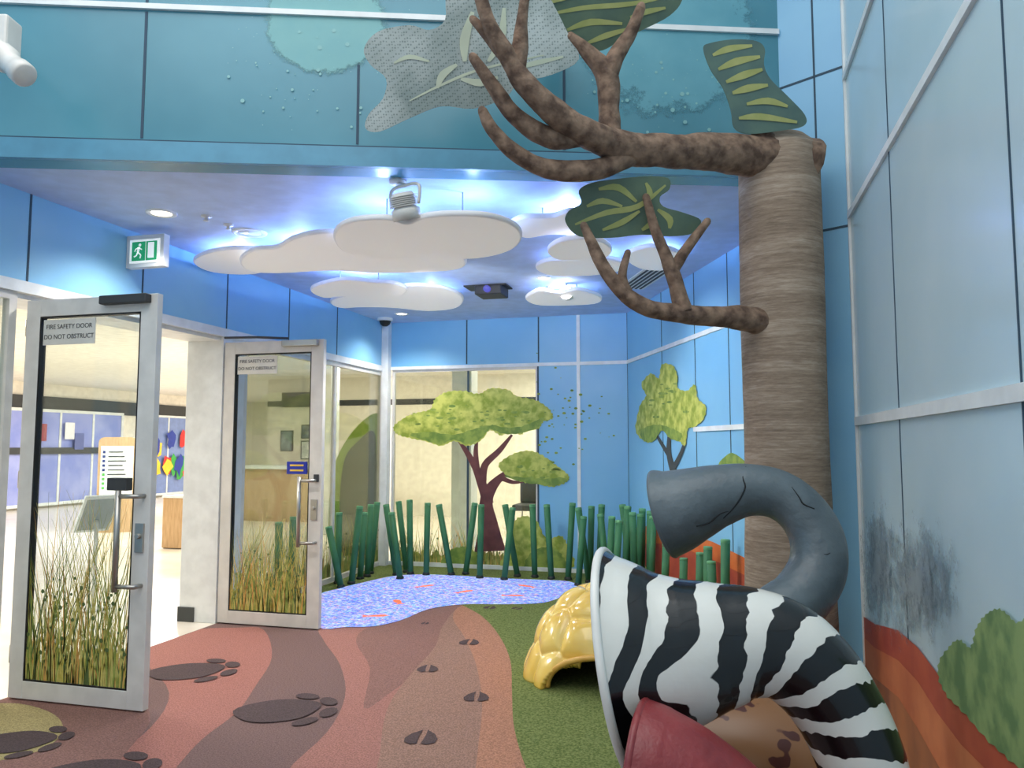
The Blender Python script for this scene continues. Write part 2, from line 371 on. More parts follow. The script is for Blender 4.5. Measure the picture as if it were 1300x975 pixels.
reeds(w2,(XL-.03,5.93,0),(0,1,0),1.6,(1,0,0),240,.06,.2,.8,seed=4)
reeds(w2,(XL-.03,7.62,0),(0,1,0),1.1,(1,0,0),160,.06,.2,.65,seed=5)

# back wall -----------------------------------------------------------
def bx(px): return PYp(px,560,BK).x
xa,xb,xc_,xd=bx(593),bx(683),bx(735),AE.x
m=MB(); m.mm((XL-.1,BK,2.4),(xd+.3,BK+.12,CZ+.05),0); m.mm((xb,BK,0),(xd+.3,BK+.12,2.4),0)
for px in (592,684): x=bx(px); m.mm((x-.008,BK-.003,2.43),(x+.008,BK+.02,CZ),1)
m.mm((xb-.008,BK-.003,.05),(xb+.012,BK+.02,2.38),1)
m.mm((xc_-.02,BK-.012,0),(xc_+.02,BK+.02,CZ),2)
x=bx(798); m.mm((x-.006,BK-.003,0),(x+.006,BK+.02,CZ),1)
WBK=m.build('wall_back',[W_BLUEB,JOINT,WHITE]); st(WBK,'bright blue panelled back wall behind the pool','wall')
m=MB(); m.mm((XL,BK-.015,2.38),(xd+.02,BK+.02,2.42)); m.mm((XL,BK-.015,0),(xd+.02,BK+.01,.05)); st(m.build('trim_2',WHITE),'white trim lines across the back wall','trim')
m=MB(); m.mm((XL,BK-.1,0),(XL+.09,BK,CZ)); st(m.build('trim_3',WHITE,bev=.004),'white corner post between left and back walls','trim')
w3=window(3,(XL+.1,BK+.04,0),(xb,BK+.04,0),.02,2.38,'wide back window carrying the printed umbrella tree',bars=[(xa-XL-.1,.02,1)],frame=.03,gm=GLASSB)
reeds(w3,(XL+.14,BK+.04,0),(1,0,0),xb-XL-.2,(0,-1,0),360,.05,.12,.55,seed=8,solid=.12,dots=20)
MGRN=mat('mural_leaf',(146,164,58),.6,c2=(206,210,108),scale=11,detail=12,contrast=(.38,.62)); MGRN2=mat('mural_leaf_dark',(112,142,62),.6,c2=(150,170,76),scale=12,detail=12,contrast=(.4,.6))
MTRK=mat('mural_trunk',(96,52,54),.6,c2=(120,70,66),scale=9); MTRD=mat('mural_trunk_dark',(62,66,66),.6)
MORG=mat('mural_orange',(206,94,44),.6,c2=(226,124,60),scale=4); MRED=mat('mural_red',(166,66,50),.6,c2=(188,84,58),scale=4); MBR=mat('mural_brown',(150,90,64),.6,c2=(188,114,72),scale=3)
MRO=mat('mural_rust',(190,98,62),.6,c2=(212,124,80),scale=4)
def on_back(k): return lambda a,b: PYp(a,b,BK-.008-k)
def on_ang(k): return lambda a,b: PP(a,b,AC+AN*(.006+k),AN)
def on_right(k): return lambda a,b: PXp(a,b,XR-.006-k)
def decal(name,shapes,parent):
    m=MB(); ms=[]
    for pts,f,mt in shapes:
        if mt not in ms: ms.append(mt)
        m.flat([f(a,b) for a,b in pts],ms.index(mt))
    return m.build(name,ms,parent,recalc=False)
can=leafy([(500,541),(514,530),(528,524),(546,520),(552,507),(566,498),(588,496),(608,500),(622,493),(645,495),(656,503),(680,508),(697,519),(702,531),(690,535),(683,545),(668,543),(662,552),(646,548),(636,553),(622,546),(612,558),(594,566),(576,560),(560,566),(540,560),(520,556),(504,551)],1.0,6)
can_d=leafy([(520,552),(545,548),(575,552),(600,545),(622,540),(650,543),(672,538),(690,530),(683,543),(660,550),(640,551),(622,545),(610,557),(594,564),(576,558),(560,564),(540,559)],.8,4)
can2=leafy([(633,590),(650,577),(672,572),(692,580),(708,592),(722,604),(718,613),(700,618),(682,614),(664,612),(644,604)],1.0,6)
def clump(cx,cy,rx,ry,f,mt,n,seed):
    rn=random.Random(seed); out=[]
    for i in range(n):
        t=rn.random()*6.28; rr=math.sqrt(rn.random()); a=cx+rx*rr*math.cos(t); b=cy+ry*rr*math.sin(t); r=1+rn.random()*2.2
        out.append(([(a+r*1.5*math.cos(t2),b+r*.6*math.sin(t2)) for t2 in [k*math.pi/4 for k in range(8)]],f,mt))
    return out
decal('tree_print',[
 (strokepx([(622,700),(620,665),(617,640),(622,622),(636,606),(656,594),(672,590)],[40,24,17,15,9,6,3]),on_back(0),MTRK),
 (strokepx([(620,640),(612,615),(603,592),(590,570),(580,556)],[14,12,9,6,3]),on_back(.001),MTRK),
 (strokepx([(612,612),(616,590),(634,572),(650,552)],[11,9,7,3]),on_back(.0015),MTRK),
 (strokepx([(606,600),(604,575),(606,555)],[8,6,3]),on_back(.0018),MTRK),
 (strokepx([(634,606),(650,612),(664,612)],[6,5,2]),on_back(.0019),MTRK),
 (can,on_back(.003),MGRN),(can_d,on_back(.004),MGRN2),(can2,on_back(.003),MGRN),
 (leafy([(640,604),(664,606),(690,608),(715,606),(718,612),(700,617),(664,612)],.8,4),on_back(.004),MGRN2),
 (leafy([(640,722),(642,700),(648,672),(660,656),(680,660),(694,684),(712,680),(722,696),(724,722)],1.2,6),on_back(.002),MGRN),
 (leafy([(668,722),(676,700),(700,694),(714,706),(718,722)],1.2,6),on_back(.0035),MGRN2),
 (leafy([(560,722),(570,700),(590,694),(606,704),(610,722)],1.2,6),on_back(.002),MGRN2),
]+clump(600,530,84,16,on_back(.0047),MGRN2,40,4)+clump(680,598,32,9,on_back(.0047),MGRN2,14,5),WBK)
rn=random.Random(5); sh=[]
for i in range(60):
    a=712+rn.gauss(0,24); b=530+rn.gauss(0,26); r=.5+rn.random()*1.2
    if a>790 or a<660: continue
    sh.append(([(a+r*math.cos(t)*1.5,b+r*math.sin(t)) for t in [k*math.pi/3 for k in range(6)]],on_back(.005),MGRN2))
decal('leaf_print',sh,WBK)
def slab(p0,p1,n,z0,z1,t,mb,mi):
    a=V((p0.x,p0.y,z0));b=V((p1.x,p1.y,z0)); mb.prism([a,b,b-V(n)*t,a-V(n)*t],(0,0,z1-z0),mi)
m=MB(); slab(AC,AE,AN,0,CZ+.05,.12,m,0)
def ang_s(px,py): 
    p=PP(px,py,AC,AN); return (p-AC).dot(AD)
for px in (840,882,925):
    s=ang_s(px,430); p=AC+AD*s; slab(p-AD*.005,p+AD*.005,AN,0,CZ,-.003,m,1)
WA=m.build('wall_right_far',[W_BLUEB,JOINT]); st(WA,'angled blue wall with a printed slim tree, right of the pool','wall')
m=MB(); slab(AC,AE,AN,2.38,2.42,-.014,m,0); L_=(AE-AC).length
s0=ang_s(882,545); slab(AC,AC+AD*s0,AN,1.57,1.61,-.014,m,0); slab(AC,AE,AN,0,.05,-.014,m,0)
st(m.build('trim_4',WHITE),'white trim lines on the angled wall','trim')
decal('tree_print',[
 (strokepx([(855,598),(849,575),(850,545),(852,505)],[9,6,4,2]),on_ang(0),MTRD),
 (strokepx([(850,580),(838,560),(826,540)],[5,4,2]),on_ang(.001),MTRD),
 (strokepx([(855,594),(868,566),(872,530)],[6,4,2]),on_ang(.0015),MTRD),
 (leafy([(814,488),(826,474),(836,480),(840,463),(854,464),(860,478),(860,492),(872,496),(882,488),(886,506),(896,516),(893,532),(882,542),(873,545),(870,566),(862,560),(850,556),(840,546),(830,560),(818,560),(807,546),(812,516),(820,502)],.8,5),on_ang(.003),MGRN),
 (leafy([(812,548),(826,540),(842,540),(858,546),(866,552),(862,560),(850,556),(840,546),(830,560),(818,560)],.6,4),on_ang(.004),MGRN2)]+clump(850,510,28,26,on_ang(.0045),MGRN2,14,6),WA)
decal('hill_print',[
 ([(800,672),(830,666),(870,676),(905,688),(945,708),(975,725),(975,860),(800,760)],on_ang(0),MORG),
 ([(800,690),(850,690),(900,708),(945,730),(975,745),(975,860),(800,760)],on_ang(.001),MRED),
 ([(735,728),(742,700),(760,690),(790,700),(815,712),(830,735),(800,760)],on_ang(.002),MGRN),
 (closed_spline([(912,590),(920,580),(930,575),(945,585),(960,600),(940,605),(920,600)],3),on_ang(.001),MGRN2)],WA)
CN=V((-(CHB-BB).y,(CHB-BB).x,0)).normalized()
if CN.y>0: CN=-CN
m=MB(); slab(BB,CHB,CN,0,5.5,.1,m,0)
mid=BB.lerp(CHB,.55); dd=(CHB-BB).normalized(); slab(mid-dd*.005,mid+dd*.005,CN,0,5.5,-.003,m,1)
for z in (2.62,3.5): slab(BB,CHB,CN,z-.006,z+.006,-.003,m,1)
st(m.build('wall_right_return',[W_BLUE,JOINT]),'narrow blue wall strip behind the tree trunk','wall')
m=MB(); m.mm((XR,-2.5,0),(XR+.12,4.35,5.5),0)
ys=[PXp(1141,500,XR).y,PXp(1288,300,XR).y]; ys+= [ys[1]-1.35,ys[1]-2.7]
for y in ys: m.mm((XR-.003,y-.004,0),(XR+.02,y+.004,5.5),1)
WR=m.build('wall_right',[W_PALE,JOINT]); st(WR,'pale blue panelled wall with painted red hills, right side','wall')
m=MB()
for z,w in ((1.575,.022),(2.67,.018),(3.43,.018)): m.mm((XR-.014,-2.5,z-w),(XR+.01,4.35,z+w))
m.mm((XR-.012,4.325,0),(XR+.01,4.35,5.5))
st(m.build('trim_5',WHITE),'white horizontal and vertical trims on the right wall','trim')
hill=[(1066,764),(1085,775),(1110,792),(1140,800),(1165,822),(1190,855),(1220,890),(1260,925),(1310,965),(1340,990)]
hill2=[(1066,785),(1085,798),(1110,822),(1140,838),(1165,865),(1190,905),(1220,945),(1260,985),(1310,1040),(1340,1070)]
hill3=[(1066,810),(1085,828),(1110,860),(1140,885),(1165,925),(1190,970),(1220,1020),(1260,1080),(1310,1150),(1340,1200)]
def lowr(h): return [(a,b) for a,b in h]+[(1340,1900),(1066,1085)]
decal('hill_print',[(lowr(hill),on_right(0),MRED),(lowr(hill2),on_right(.001),MRO),(lowr(hill3),on_right(.002),MBR)],WR)
bush=leafy([(1190,850),(1202,824),(1218,812),(1232,822),(1240,796),(1254,778),(1272,774),(1290,790),(1312,780),(1345,790),(1345,1020),(1300,980),(1262,948),(1226,908),(1200,880)],1.8,6,9)
MBUSH=mat('mural_bush',(98,132,84),.6,c2=(140,166,106),scale=10,detail=12,contrast=(.4,.6))
decal('bush_print',[(bush,on_right(.004),MBUSH)],WR)
SPL=speckle('splatter',(120,136,146),(144,160,170),.66,14,(1,1,1))
def splat(cx,cy,rx,ry,f,mt,parent,name='splatter_print'):
    m=MB(); n=14; vs=[];mk=[];fs=[]
    for j in range(n+1):
        for i in range(n+1):
            u=i/n*2-1;v=j/n*2-1; vs.append(f(cx+u*rx,cy+v*ry)); mk.append(max(-.6,1-math.hypot(u,v)*1.25))
    for j in range(n):
        for i in range(n): a=j*(n+1)+i; fs.append((a,a+1,a+n+2,a+n+1))
    m.add(vs,fs); m.attr['mask']=mk; return m.build(name,mt,parent,recalc=False)
splat(1165,740,95,140,on_right(.003),SPL,WR); splat(1115,720,42,140,on_right(.0035),SPL,WR)
# bulkhead ---------------------------------------------------------------
m=MB(); slab(BA,BB,BN,CZ,5.5,.15,m,0); slab(BA,BB,BN,CZ-.004,3.075,-.03,m,2)
def on_bulk(k): return lambda a,b: PP(a,b,BA+BN*(.005+k),BN)
for px in (183,455,716):
    p=PP(px,100,BA,BN); p.z=0; slab(p-BD*.007,p+BD*.007,BN,3.1,3.81,-.003,m,1); slab(p-BD*.007,p+BD*.007,BN,3.85,5.5,-.003,m,1)
slab(BA,BB,BN,3.075,3.092,-.003,m,1); slab(BA,BB,BN,3.82,3.85,-.02,m,3)
WB=m.build('wall_bulkhead',[W_TEAL,JOINT,W_TEALD,WHITE]); st(WB,'teal upper wall band above the lowered ceiling','wall')
MOONM=speckle('mural_moon',(130,182,182),(122,176,180),.62,5,soft=.14); HAZE=speckle('mural_haze',(96,160,176),(108,170,184),.62,4,soft=.14)
MOON=mat('mural_fleck',(130,180,180),.35)
def radial(cx,cy,rx,ry,f,mt,parent,name,pw=1):
    m=MB(); n=24; vs=[];mk=[];fs=[]
    for j in range(n+1):
        for i in range(n+1):
            u=i/n*2-1;v=j/n*2-1; vs.append(f(cx+u*rx,cy+v*ry)); mk.append(max(-1.2,(1-math.hypot(u,v)*1.12)*pw+.25))
    for j in range(n):
        for i in range(n): a=j*(n+1)+i; fs.append((a,a+1,a+n+2,a+n+1))
    m.add(vs,fs); m.attr['mask']=mk; return m.build(name,mt,parent,recalc=False)
radial(412,28,88,76,on_bulk(0),MOONM,WB,'moon_print',3.2)
radial(850,50,130,110,on_bulk(0),HAZE,WB,'haze_print',1.6)
rn=random.Random(3); sh=[]
for i in range(150):
    if i%2: a,b=rn.gauss(400,70),rn.gauss(85,45)
    else: a,b=rn.gauss(850,60),rn.gauss(110,35)
    r=.5+rn.random()**4*2.6
    if b>180 or b<0: continue
    sh.append(([(a+r*math.cos(t),b+r*math.sin(t)) for t in [k*math.pi/4 for k in range(8)]],on_bulk(.002),MOON))
decal('spatter_print',sh,WB)
m=MB(); m.prism([BA-BN*.15+V((0,0,CZ)),BB-BN*.15+V((0,0,CZ)),AC+V((0,0,CZ)),AE+V((0,0,CZ)),V((XL-.1,BK,CZ))],(0,0,.1))
CE=m.build('ceiling',CEIL); st(CE,'lilac blue lit ceiling above the clouds','ceiling')

# hall beyond -------------------------------------------------------------
m=MB(); m.mm((-15.4,0,-.1),(-4.0,23,0)); m.mm((-4.0,8.8,-.1),(4,23,0)); st(m.build('floor_hall',HFLOOR),'pale glossy vinyl floor of the hall beyond the doors','floor')
m=MB(); m.mm((-15.4,0,2.9),(-4.35,23,3.0)); m.mm((-4.35,8.92,2.9),(4,23,3.0)); st(m.build('ceiling_hall',CEILH),'cream ceiling of the hall beyond the doors','ceiling')
m=MB(); m.mm((-15.5,0,0),(-15.3,23,3)); m.mm((-15.5,23,0),(-7,23.2,3)); st(m.build('wall_hall_left',CREAM),'cream far wall of the hall','wall')
m=MB(); m.mm((-9.6,15,0),(4,15.2,3)); m.mm((-9.6,15.2,0),(-9.4,23,3)); m.mm((-9.6,14.985,2.3),(4,15,2.42),1); st(m.build('wall_hall_back',[CREAM,DGREY]),'cream hall wall behind the back window','wall')
m=MB(); m.mm((3.9,8.9,0),(4,15,3)); m.mm((-15.4,-.1,0),(-4.3,0,3)); st(m.build('wall_hall_right',CREAM),'cream end wall of the hall','wall')
m=MB(); m.mm((-15.3,11,2.25),(-15.24,22,2.6)); st(m.build('trim_6',DGREY),'dark grey band high on the far hall wall','trim')
m=MB()
for x,y in ((-3.55,10.6),(-6.3,11.6)): m.mm((x-.15,y-.15,0),(x+.15,y+.15,2.9))
st(m.build('wall_hall_columns',WHITE,bev=.01),'white square hall columns behind the windows','wall')
LAV=mat('lavender_glass',(132,146,218),.25,c2=(164,174,232),scale=1.5); NAVY=mat('navy',(36,46,120),.4)
r=window(4,(-15.2,13.0,0),(-15.2,17.0,0),.05,2.3,'lavender tinted glazed doors across the hall',bars=[(1,.06,0),(2,.06,0),(3,.06,0)],gm=LAV,fm=WHITE,frame=.07)
m=MB(); m.mm((-15.14,13.1,1.25),(-15.13,16.9,1.4)); m.build('safety_band',DGREY,r)
for y,z,c in ((14.4,1.75,(150,70,80)),(15.2,1.8,(230,230,235)),(15.5,1.55,(90,100,160))):
    m=MB(); m.mm((-15.12,y-.14,z-.2),(-15.11,y+.14,z+.2)); m.build('notice_sheet',mat('sheet_%d'%c[0],c,.5),r)
r=window(5,(-15.2,17.9,0),(-15.2,19.6,0),.05,2.3,'far hall window painted with bright animal shapes',bars=[(.85,.05,0)],gm=mat('pale_blue_glass',(120,140,190),.3),fm=WHITE,frame=.06)
cols=[(210,50,50),(60,160,70),(240,200,60),(40,60,150)]; rn=random.Random(2)
m=MB();ms=[]
for i,c in enumerate(cols):
    ms.append(mat('paint_%d'%i,c,.5))
    for k in range(3):
        y=18.1+rn.random()*1.3; z=.6+rn.random()*1.1; q=[(y+(.1+.16*rn.random())*math.cos(t),z+(.15+.22*rn.random())*math.sin(t)) for t in [j*math.pi/5 for j in range(10)]]
        m.flat([(-15.13+.003*i+.001*k,a,b) for a,b in q],i)
m.build('animal_print',ms,r,recalc=False)
def stand(px,py_b,name,label,cat,body):
    p=PZ(px,py_b); r=empty(name,(p.x,p.y,0),label,cat); body(r,p); return r
def b_sign(r,p):
    m=MB(); R=Matrix.Rotation(math.radians(32),3,'Z'); 
    o=[(-.29,0),(.29,0),(.29,1.5)]+[(.29-.09*(1-math.cos(t)),1.5+.09*math.sin(t)) for t in (.5,1.0,1.57)]+[(-.29+.09*(1-math.cos(t)),1.5+.09*math.sin(t)) for t in (1.57,1.0,.5)]+[(-.29,1.5)]
    P=lambda u,v,d: p+R@V((u,d,v))
    m.prism([P(u,v,0) for u,v in o],R@V((0,.08,0))); m.build('panel',WOOD,r)
    m=MB(); m.prism([P(u,v,-.006) for u,v in ((-.25,.62),(.25,.62),(.25,1.44),(-.25,1.44))],R@V((0,.006,0))); f=m.build('sign_face',WHITE,r)
    m=MB()
    for i in range(9):
        z=1.34-.075*i; m.box(P(-.2,z,-.009),(.04,.004,.04),0 if i<5 else 1,R); m.box(P(-.02+.01*(i%3),z,-.009),(.22+.03*(i%3),.004,.018),2,R)
    m.build('direction_rows',[NAVY,mat('sign_green',(90,180,80),.5),DGREY],f)
stand(145,676,'directory_sign','free-standing wooden directory sign with white face beyond the door','sign',b_sign)
def b_bin(r,p):
    m=MB(); m.box(p+V((0,0,.36)),(.34,.34,.7),0); m.build('body',WOOD,r,bev=.01)
    m=MB(); m.box(p+V((0,0,.725)),(.36,.36,.03),0); m.build('top',WHITE,r); m=MB(); m.box(p+V((0,0,.02)),(.3,.3,.04)); m.build('plinth',CHAR,r)
stand(228,695,'wooden_bin','pale wooden bin cabinet standing in the hall doorway view','bin',b_bin)
p=PF(118,775,7.0); p.z=0; r=empty('tablet_stand',p,'slim stand with tilted white screen beyond the first fire door','stand')
m=MB(); m.lathe([(0,0),(.17,0),(.17,.012),(.02,.02),(0,.02)],p); m.build('base',SILVER,r)
m=MB(); m.tube([p+V((0,0,.015)),p+V((0,0,.78))],[.018,.018],12); m.build('pole',SILVER,r)
R=Matrix.Rotation(math.radians(-25),3,'Z')@Matrix.Rotation(math.radians(35),3,'Y')
m=MB(); m.box(p+V((0,0,.84)),(.03,.3,.4),0,R); s_=m.build('tablet',WHITE,r,bev=.008)
m=MB(); m.box(p+V((0,0,.84))+R@V((.017,0,0)),(.004,.26,.34),0,R); m.build('screen',mat('screen_grey',(150,156,158),.2),s_)
r=empty('reception_counter',(-7.6,13.4,0),'long white and wood reception counter seen through the glass','counter')
m=MB(); m.mm((-9.0,13.2,0),(-6.2,13.7,1.0)); m.build('body',WOOD,r); m=MB(); m.mm((-9.1,13.1,1.0),(-6.1,13.8,1.06)); m.build('countertop',WHITE,r)
for i,(x,z,w,h,c,l) in enumerate(((-9.1,1.55,.3,.45,(90,110,120),'grey green poster left of two on the hall wall'),(-8.6,1.75,.3,.3,(60,70,90),'small dark upper poster on the hall wall'),(-8.6,1.35,.3,.4,(190,200,200),'pale lower poster on the hall wall'))):
    m=MB(); m.mm((x-w/2,14.975,z-h/2),(x+w/2,14.999,z+h/2),0); m.mm((x-w/2+.02,14.972,z-h/2+.02),(x+w/2-.02,14.976,z+h/2-.02),1)
    tag(m.build('poster',[BLACK,mat('poster_%d'%i,c,.5,c2=tuple(min(255,v+60) for v in c),scale=9)]),l,'poster')
m=MB(); m.mm((-9.2,14.9,2.28),(-8.5,14.999,2.6)); tag(m.build('wall_screen',BLACK,bev=.01),'black screen high on the hall wall','screen')
p=PF(458,640,10.3); p.z=0; r=empty('leaf_pod',p,'tall green leaf-shaped pod with lime rim behind the side window','play pod')
def pod(s,t0,m,mi): 
    q=closed_spline([(-.33*s,.0),(-.42*s,.6),(-.34*s,1.25),(-.05*s,1.72*s**.3),(.24*s,1.86*s**.3),(.3*s,1.3),(.36*s,.6),(.3*s,.0)],4)
    m.prism([p+V((a*CY,a*SY,max(0,b)))+V((SY,-CY,0))*t0 for a,b in q],V((-SY,CY,0))*.12,mi)
m=MB(); pod(1.0,0,m,0); m.build('shell',mat('lime',(140,176,60),.5),r)
m=MB(); pod(.66,.02,m,0); m.build('hollow',mat('deep_green',(44,66,40),.7),r)
r=empty('visitor_chair',(-3.0,12.6,0),'dark visitor chair behind the mural tree window','chair')
m=MB(); m.mm((-3.3,12.3,.38),(-2.7,12.9,.48)); m.build('seat',DGREY,r,bev=.02); m=MB(); m.mm((-3.3,12.84,.48),(-2.7,12.92,1.0)); m.build('backrest',DGREY,r,bev=.02)
for sx in(-3.27,-2.73):
    for sy in(12.33,12.87): m=MB(); m.tube([(sx,sy,0),(sx,sy,.38)],[.015,.015],8); m.build('leg',STEEL,r)
m=MB(); m.mm((-2.95,14.9,.9),(-1.2,14.999,2.2)); m.mm((-2.9,14.89,.95),(-1.25,14.905,2.15),1); tag(m.build('notice_board',[WOOD,mat('board',(190,190,180),.7,c2=(110,120,130),scale=5,contrast=(.45,.55))]),'large notice board behind the mural tree','notice board')

# ================================================================ FIRE DOORS
def door(n,y,label,hx=-3.97,fx=-3.05,closer_dark=False,reed_seed=11,hz=.06):
    T=.045; Z=2.31; r=empty('door_%d'%n,(hx,y,0),label,'door',None,'structure')
    m=MB(); s=.1
    m.mm((hx,y-T/2,.01),(hx+s,y+T/2,Z)); m.mm((fx-s-.01,y-T/2,.01),(fx,y+T/2,Z)); m.mm((hx+s,y-T/2,Z-.1),(fx-s-.01,y+T/2,Z)); m.mm((hx+s,y-T/2,.01),(fx-s-.01,y+T/2,.11))
    m.build('leaf_frame',SILVER,r,bev=.003)
    m=MB(); m.mm((hx+s,y-.006,.11),(fx-s-.01,y+.006,Z-.1)); g=m.build('pane',GLASS,r)
    m=MB(); 
    x0,x1,z0,z1=hx+s,fx-s-.01,.11,Z-.1; b=.009
    m.mm((x0,y-.02,z0),(x0+b,y+.02,z1));m.mm((x1-b,y-.02,z0),(x1,y+.02,z1));m.mm((x0+b,y-.02,z1-b),(x1-b,y+.02,z1));m.mm((x0+b,y-.02,z0),(x1-b,y+.02,z0+b)); m.build('gasket',BLACK,r)
    reeds(g,(x0+b,y,0),(1,0,0),x1-x0-2*b,(0,-1,0),420,.12,.15,1.1 if n==1 else .75,seed=reed_seed,dots=34 if n==1 else 8,solid=.14)
    hxx=fx-.16; m=MB(); zt,zb=1.17,.68
    for z in (zt,zb): m.tube([(fx-.04,y-T/2,z),(fx-.04,y-.075,z),(hxx,y-.085,z)],[.013,.013,.013],10)
    m.tube([(hxx,y-.085,zb-.03),(hxx,y-.085,zt+.03)],[.016,.016],12); m.build('pull_handle',STEEL,r)
    m=MB(); m.mm((fx-.085,y-T/2-.012,.86),(fx-.03,y-T/2,1.02)); m.tube([(fx-.058,y-T/2-.012,.95),(fx-.058,y-T/2-.03,.95)],[.016,.014],12); m.build('lock_plate',STEEL,r,bev=.002)
    m=MB(); m.mm((fx-.25,y-T/2-.05,1.2),(fx-.12,y-T/2,1.27)) if n==1 else m.mm((fx-.06,y-T/2-.02,1.16),(fx-.02,y-T/2,1.22)); m.build('latch_box',DGREY,r,bev=.004)
    m=MB(); m.mm((fx-.36,y-T/2-.05,Z-.055),(fx-.04,y-T/2,Z-.005)); c=m.build('door_closer',DGREY if closer_dark else STEEL,r,bev=.006)
    if n==2:
        m=MB(); m.tube([(fx-.3,y-.06,Z+.01),(fx-.55,y-.12,Z+.02),(hx+.05,y-.1,Z+.03)],[.01,.01,.01],8); m.build('closer_arm',DGREY,c)
    for z in (.2,1.2,2.1):
        m=MB(); m.tube([(hx-.012,y,z),(hx-.012,y,z+.1)],[.012,.012],10); m.build('hinge',STEEL,r)
    sx=hx+.12; m=MB(); m.mm((sx,y-.013,2.04),(sx+.37,y-.009,2.19)); s_=m.build('safety_sign',mat('sign_grey',(214,212,204),.5),r); s_['label']='small pale door sign with fire safety wording'
    for i,tx in enumerate(('FIRE SAFETY DOOR','DO NOT OBSTRUCT')): text(tx,.038,(sx+.185,y-.0145,2.146-.06*i),(math.pi/2,0,0),DGREY,s_)
    return r,g
d1,g1=door(1,3.66,'nearest open glass fire door with tall printed reeds and dark closer',closer_dark=True,reed_seed=21)
d2,g2=door(2,5.6,'farther open glass fire door with short printed reeds beside the pool',hx=-3.99,fx=-3.07,reed_seed=22)
m=MB(); m.mm((-3.38,5.575,1.22),(-3.2,5.59,1.32),0)
for z in (1.29,1.25): m.mm((-3.35,5.572,z-.007),(-3.23,5.576,z+.007),1)
o=m.build('door_sticker',[mat('royal_blue',(30,50,160),.4),mat('gold',(220,190,80),.5)],d2); o['label']='dark blue sticker with gold lettering'

# ================================================================ ARTIFICIAL TREE
TP=V((.335,4.2,0)); tree=empty('artificial_tree',TP,'tall sculpted brown tree with reaching branches and painted leaf boards','artificial tree')
m=MB(); seg=64
zz=[i*3.1/90 for i in range(91)]
vs=[];fs=[]
for i,z in enumerate(zz):
    r0=.203+.016*(1-z/3.1)+.04*math.exp(-z*4)+.004*math.sin(z*3)
    if z>2.95: r0*=math.sqrt(max(.02,1-((z-2.95)/.16)**2))
    for k in range(seg):
        a=2*math.pi*k/seg; q=V((math.cos(a),math.sin(a),0))
        rr=r0*(1+.03*mnoise.noise(V((q.x*1.5,q.y*1.5,z*1.2)))+.006*mnoise.noise(V((q.x*4,q.y*4,z*9))))
        vs.append((TP.x+rr*math.cos(a),TP.y+rr*math.sin(a),z))
for i in range(90):
    for k in range(seg): k2=(k+1)%seg; fs.append((i*seg+k,i*seg+k2,(i+1)*seg+k2,(i+1)*seg+k))
fs.append(tuple(90*seg+k for k in range(seg))); m.add(vs,fs,0,True); m.build('trunk',BARK,tree)
def branch(pl,name='branch'):
    m=MB(); pts=[PF(a,b,F) for a,b,F,r in pl]; rad=[r*F/FPX for a,b,F,r in pl]
    q=spline([tuple(p)+(r,) for p,r in zip(pts,rad)],10); P_=[V(a[:3]) for a in q]; Rr=[a[3] for a in q]
    n0=len(m.v); m.tube(P_,Rr,20)
    sg=20
    for i in range(len(P_)):
        for k in range(sg):
            v=m.v[n0+i*sg+k]; d=v-P_[i]; nz=mnoise.noise(v*8)*.13+mnoise.noise(v*26)*.05; m.v[n0+i*sg+k]=P_[i]+d*(1+nz)
    m.lathe([(Rr[-1],0),(Rr[-1]*.8,Rr[-1]*.5),(Rr[-1]*.4,Rr[-1]*.85),(0,Rr[-1]*.95)],P_[-1],P_[-1]-P_[-2],14)
    return m.build(name,BRANCH,tree)
branch([(1020,216,3.98,42),(998,207,3.95,39),(962,200,3.88,29),(905,193,3.78,24),(850,193,3.7,22),(790,187,3.6,21),(745,170,3.5,19),(703,142,3.4,17),(668,108,3.32,15),(645,72,3.27,12),(622,32,3.2,10),(605,-20,3.15,8)])
branch([(800,196,3.62,15),(760,214,3.57,14),(700,215,3.5,13),(657,196,3.45,11),(626,166,3.4,9),(612,140,3.38,6)])
branch([(745,172,3.52,13),(700,176,3.48,14),(655,148,3.42,12),(625,108,3.36,9),(600,72,3.32,6)])
branch([(655,95,3.3,12),(660,62,3.28,11),(662,30,3.25,8),(668,-15,3.2,6)])
branch([(775,185,3.6,15),(773,140,3.6,14),(770,98,3.58,15),(748,68,3.55,10),(724,46,3.52,6)])
branch([(770,100,3.58,14),(782,72,3.56,11),(800,42,3.54,9),(814,8,3.5,6)])
branch([(640,70,3.27,9),(620,45,3.25,8),(600,24,3.22,5)])
branch([(985,190,3.86,14),(962,165,3.83,10),(946,132,3.8,5)])
branch([(970,410,3.9,20),(942,404,3.82,16),(905,402,3.76,13),(865,398,3.7,12),(825,392,3.65,11),(795,375,3.62,10),(768,342,3.6,9),(750,306,3.6,7),(741,286,3.6,5)])
branch([(868,396,3.7,12),(858,360,3.69,10),(845,325,3.67,8),(832,292,3.66,7),(820,250,3.65,5)])
branch([(853,346,3.68,7),(870,318,3.68,7),(898,281,3.68,5)])
branch([(800,378,3.62,7),(790,352,3.6,6),(797,320,3.6,4)])
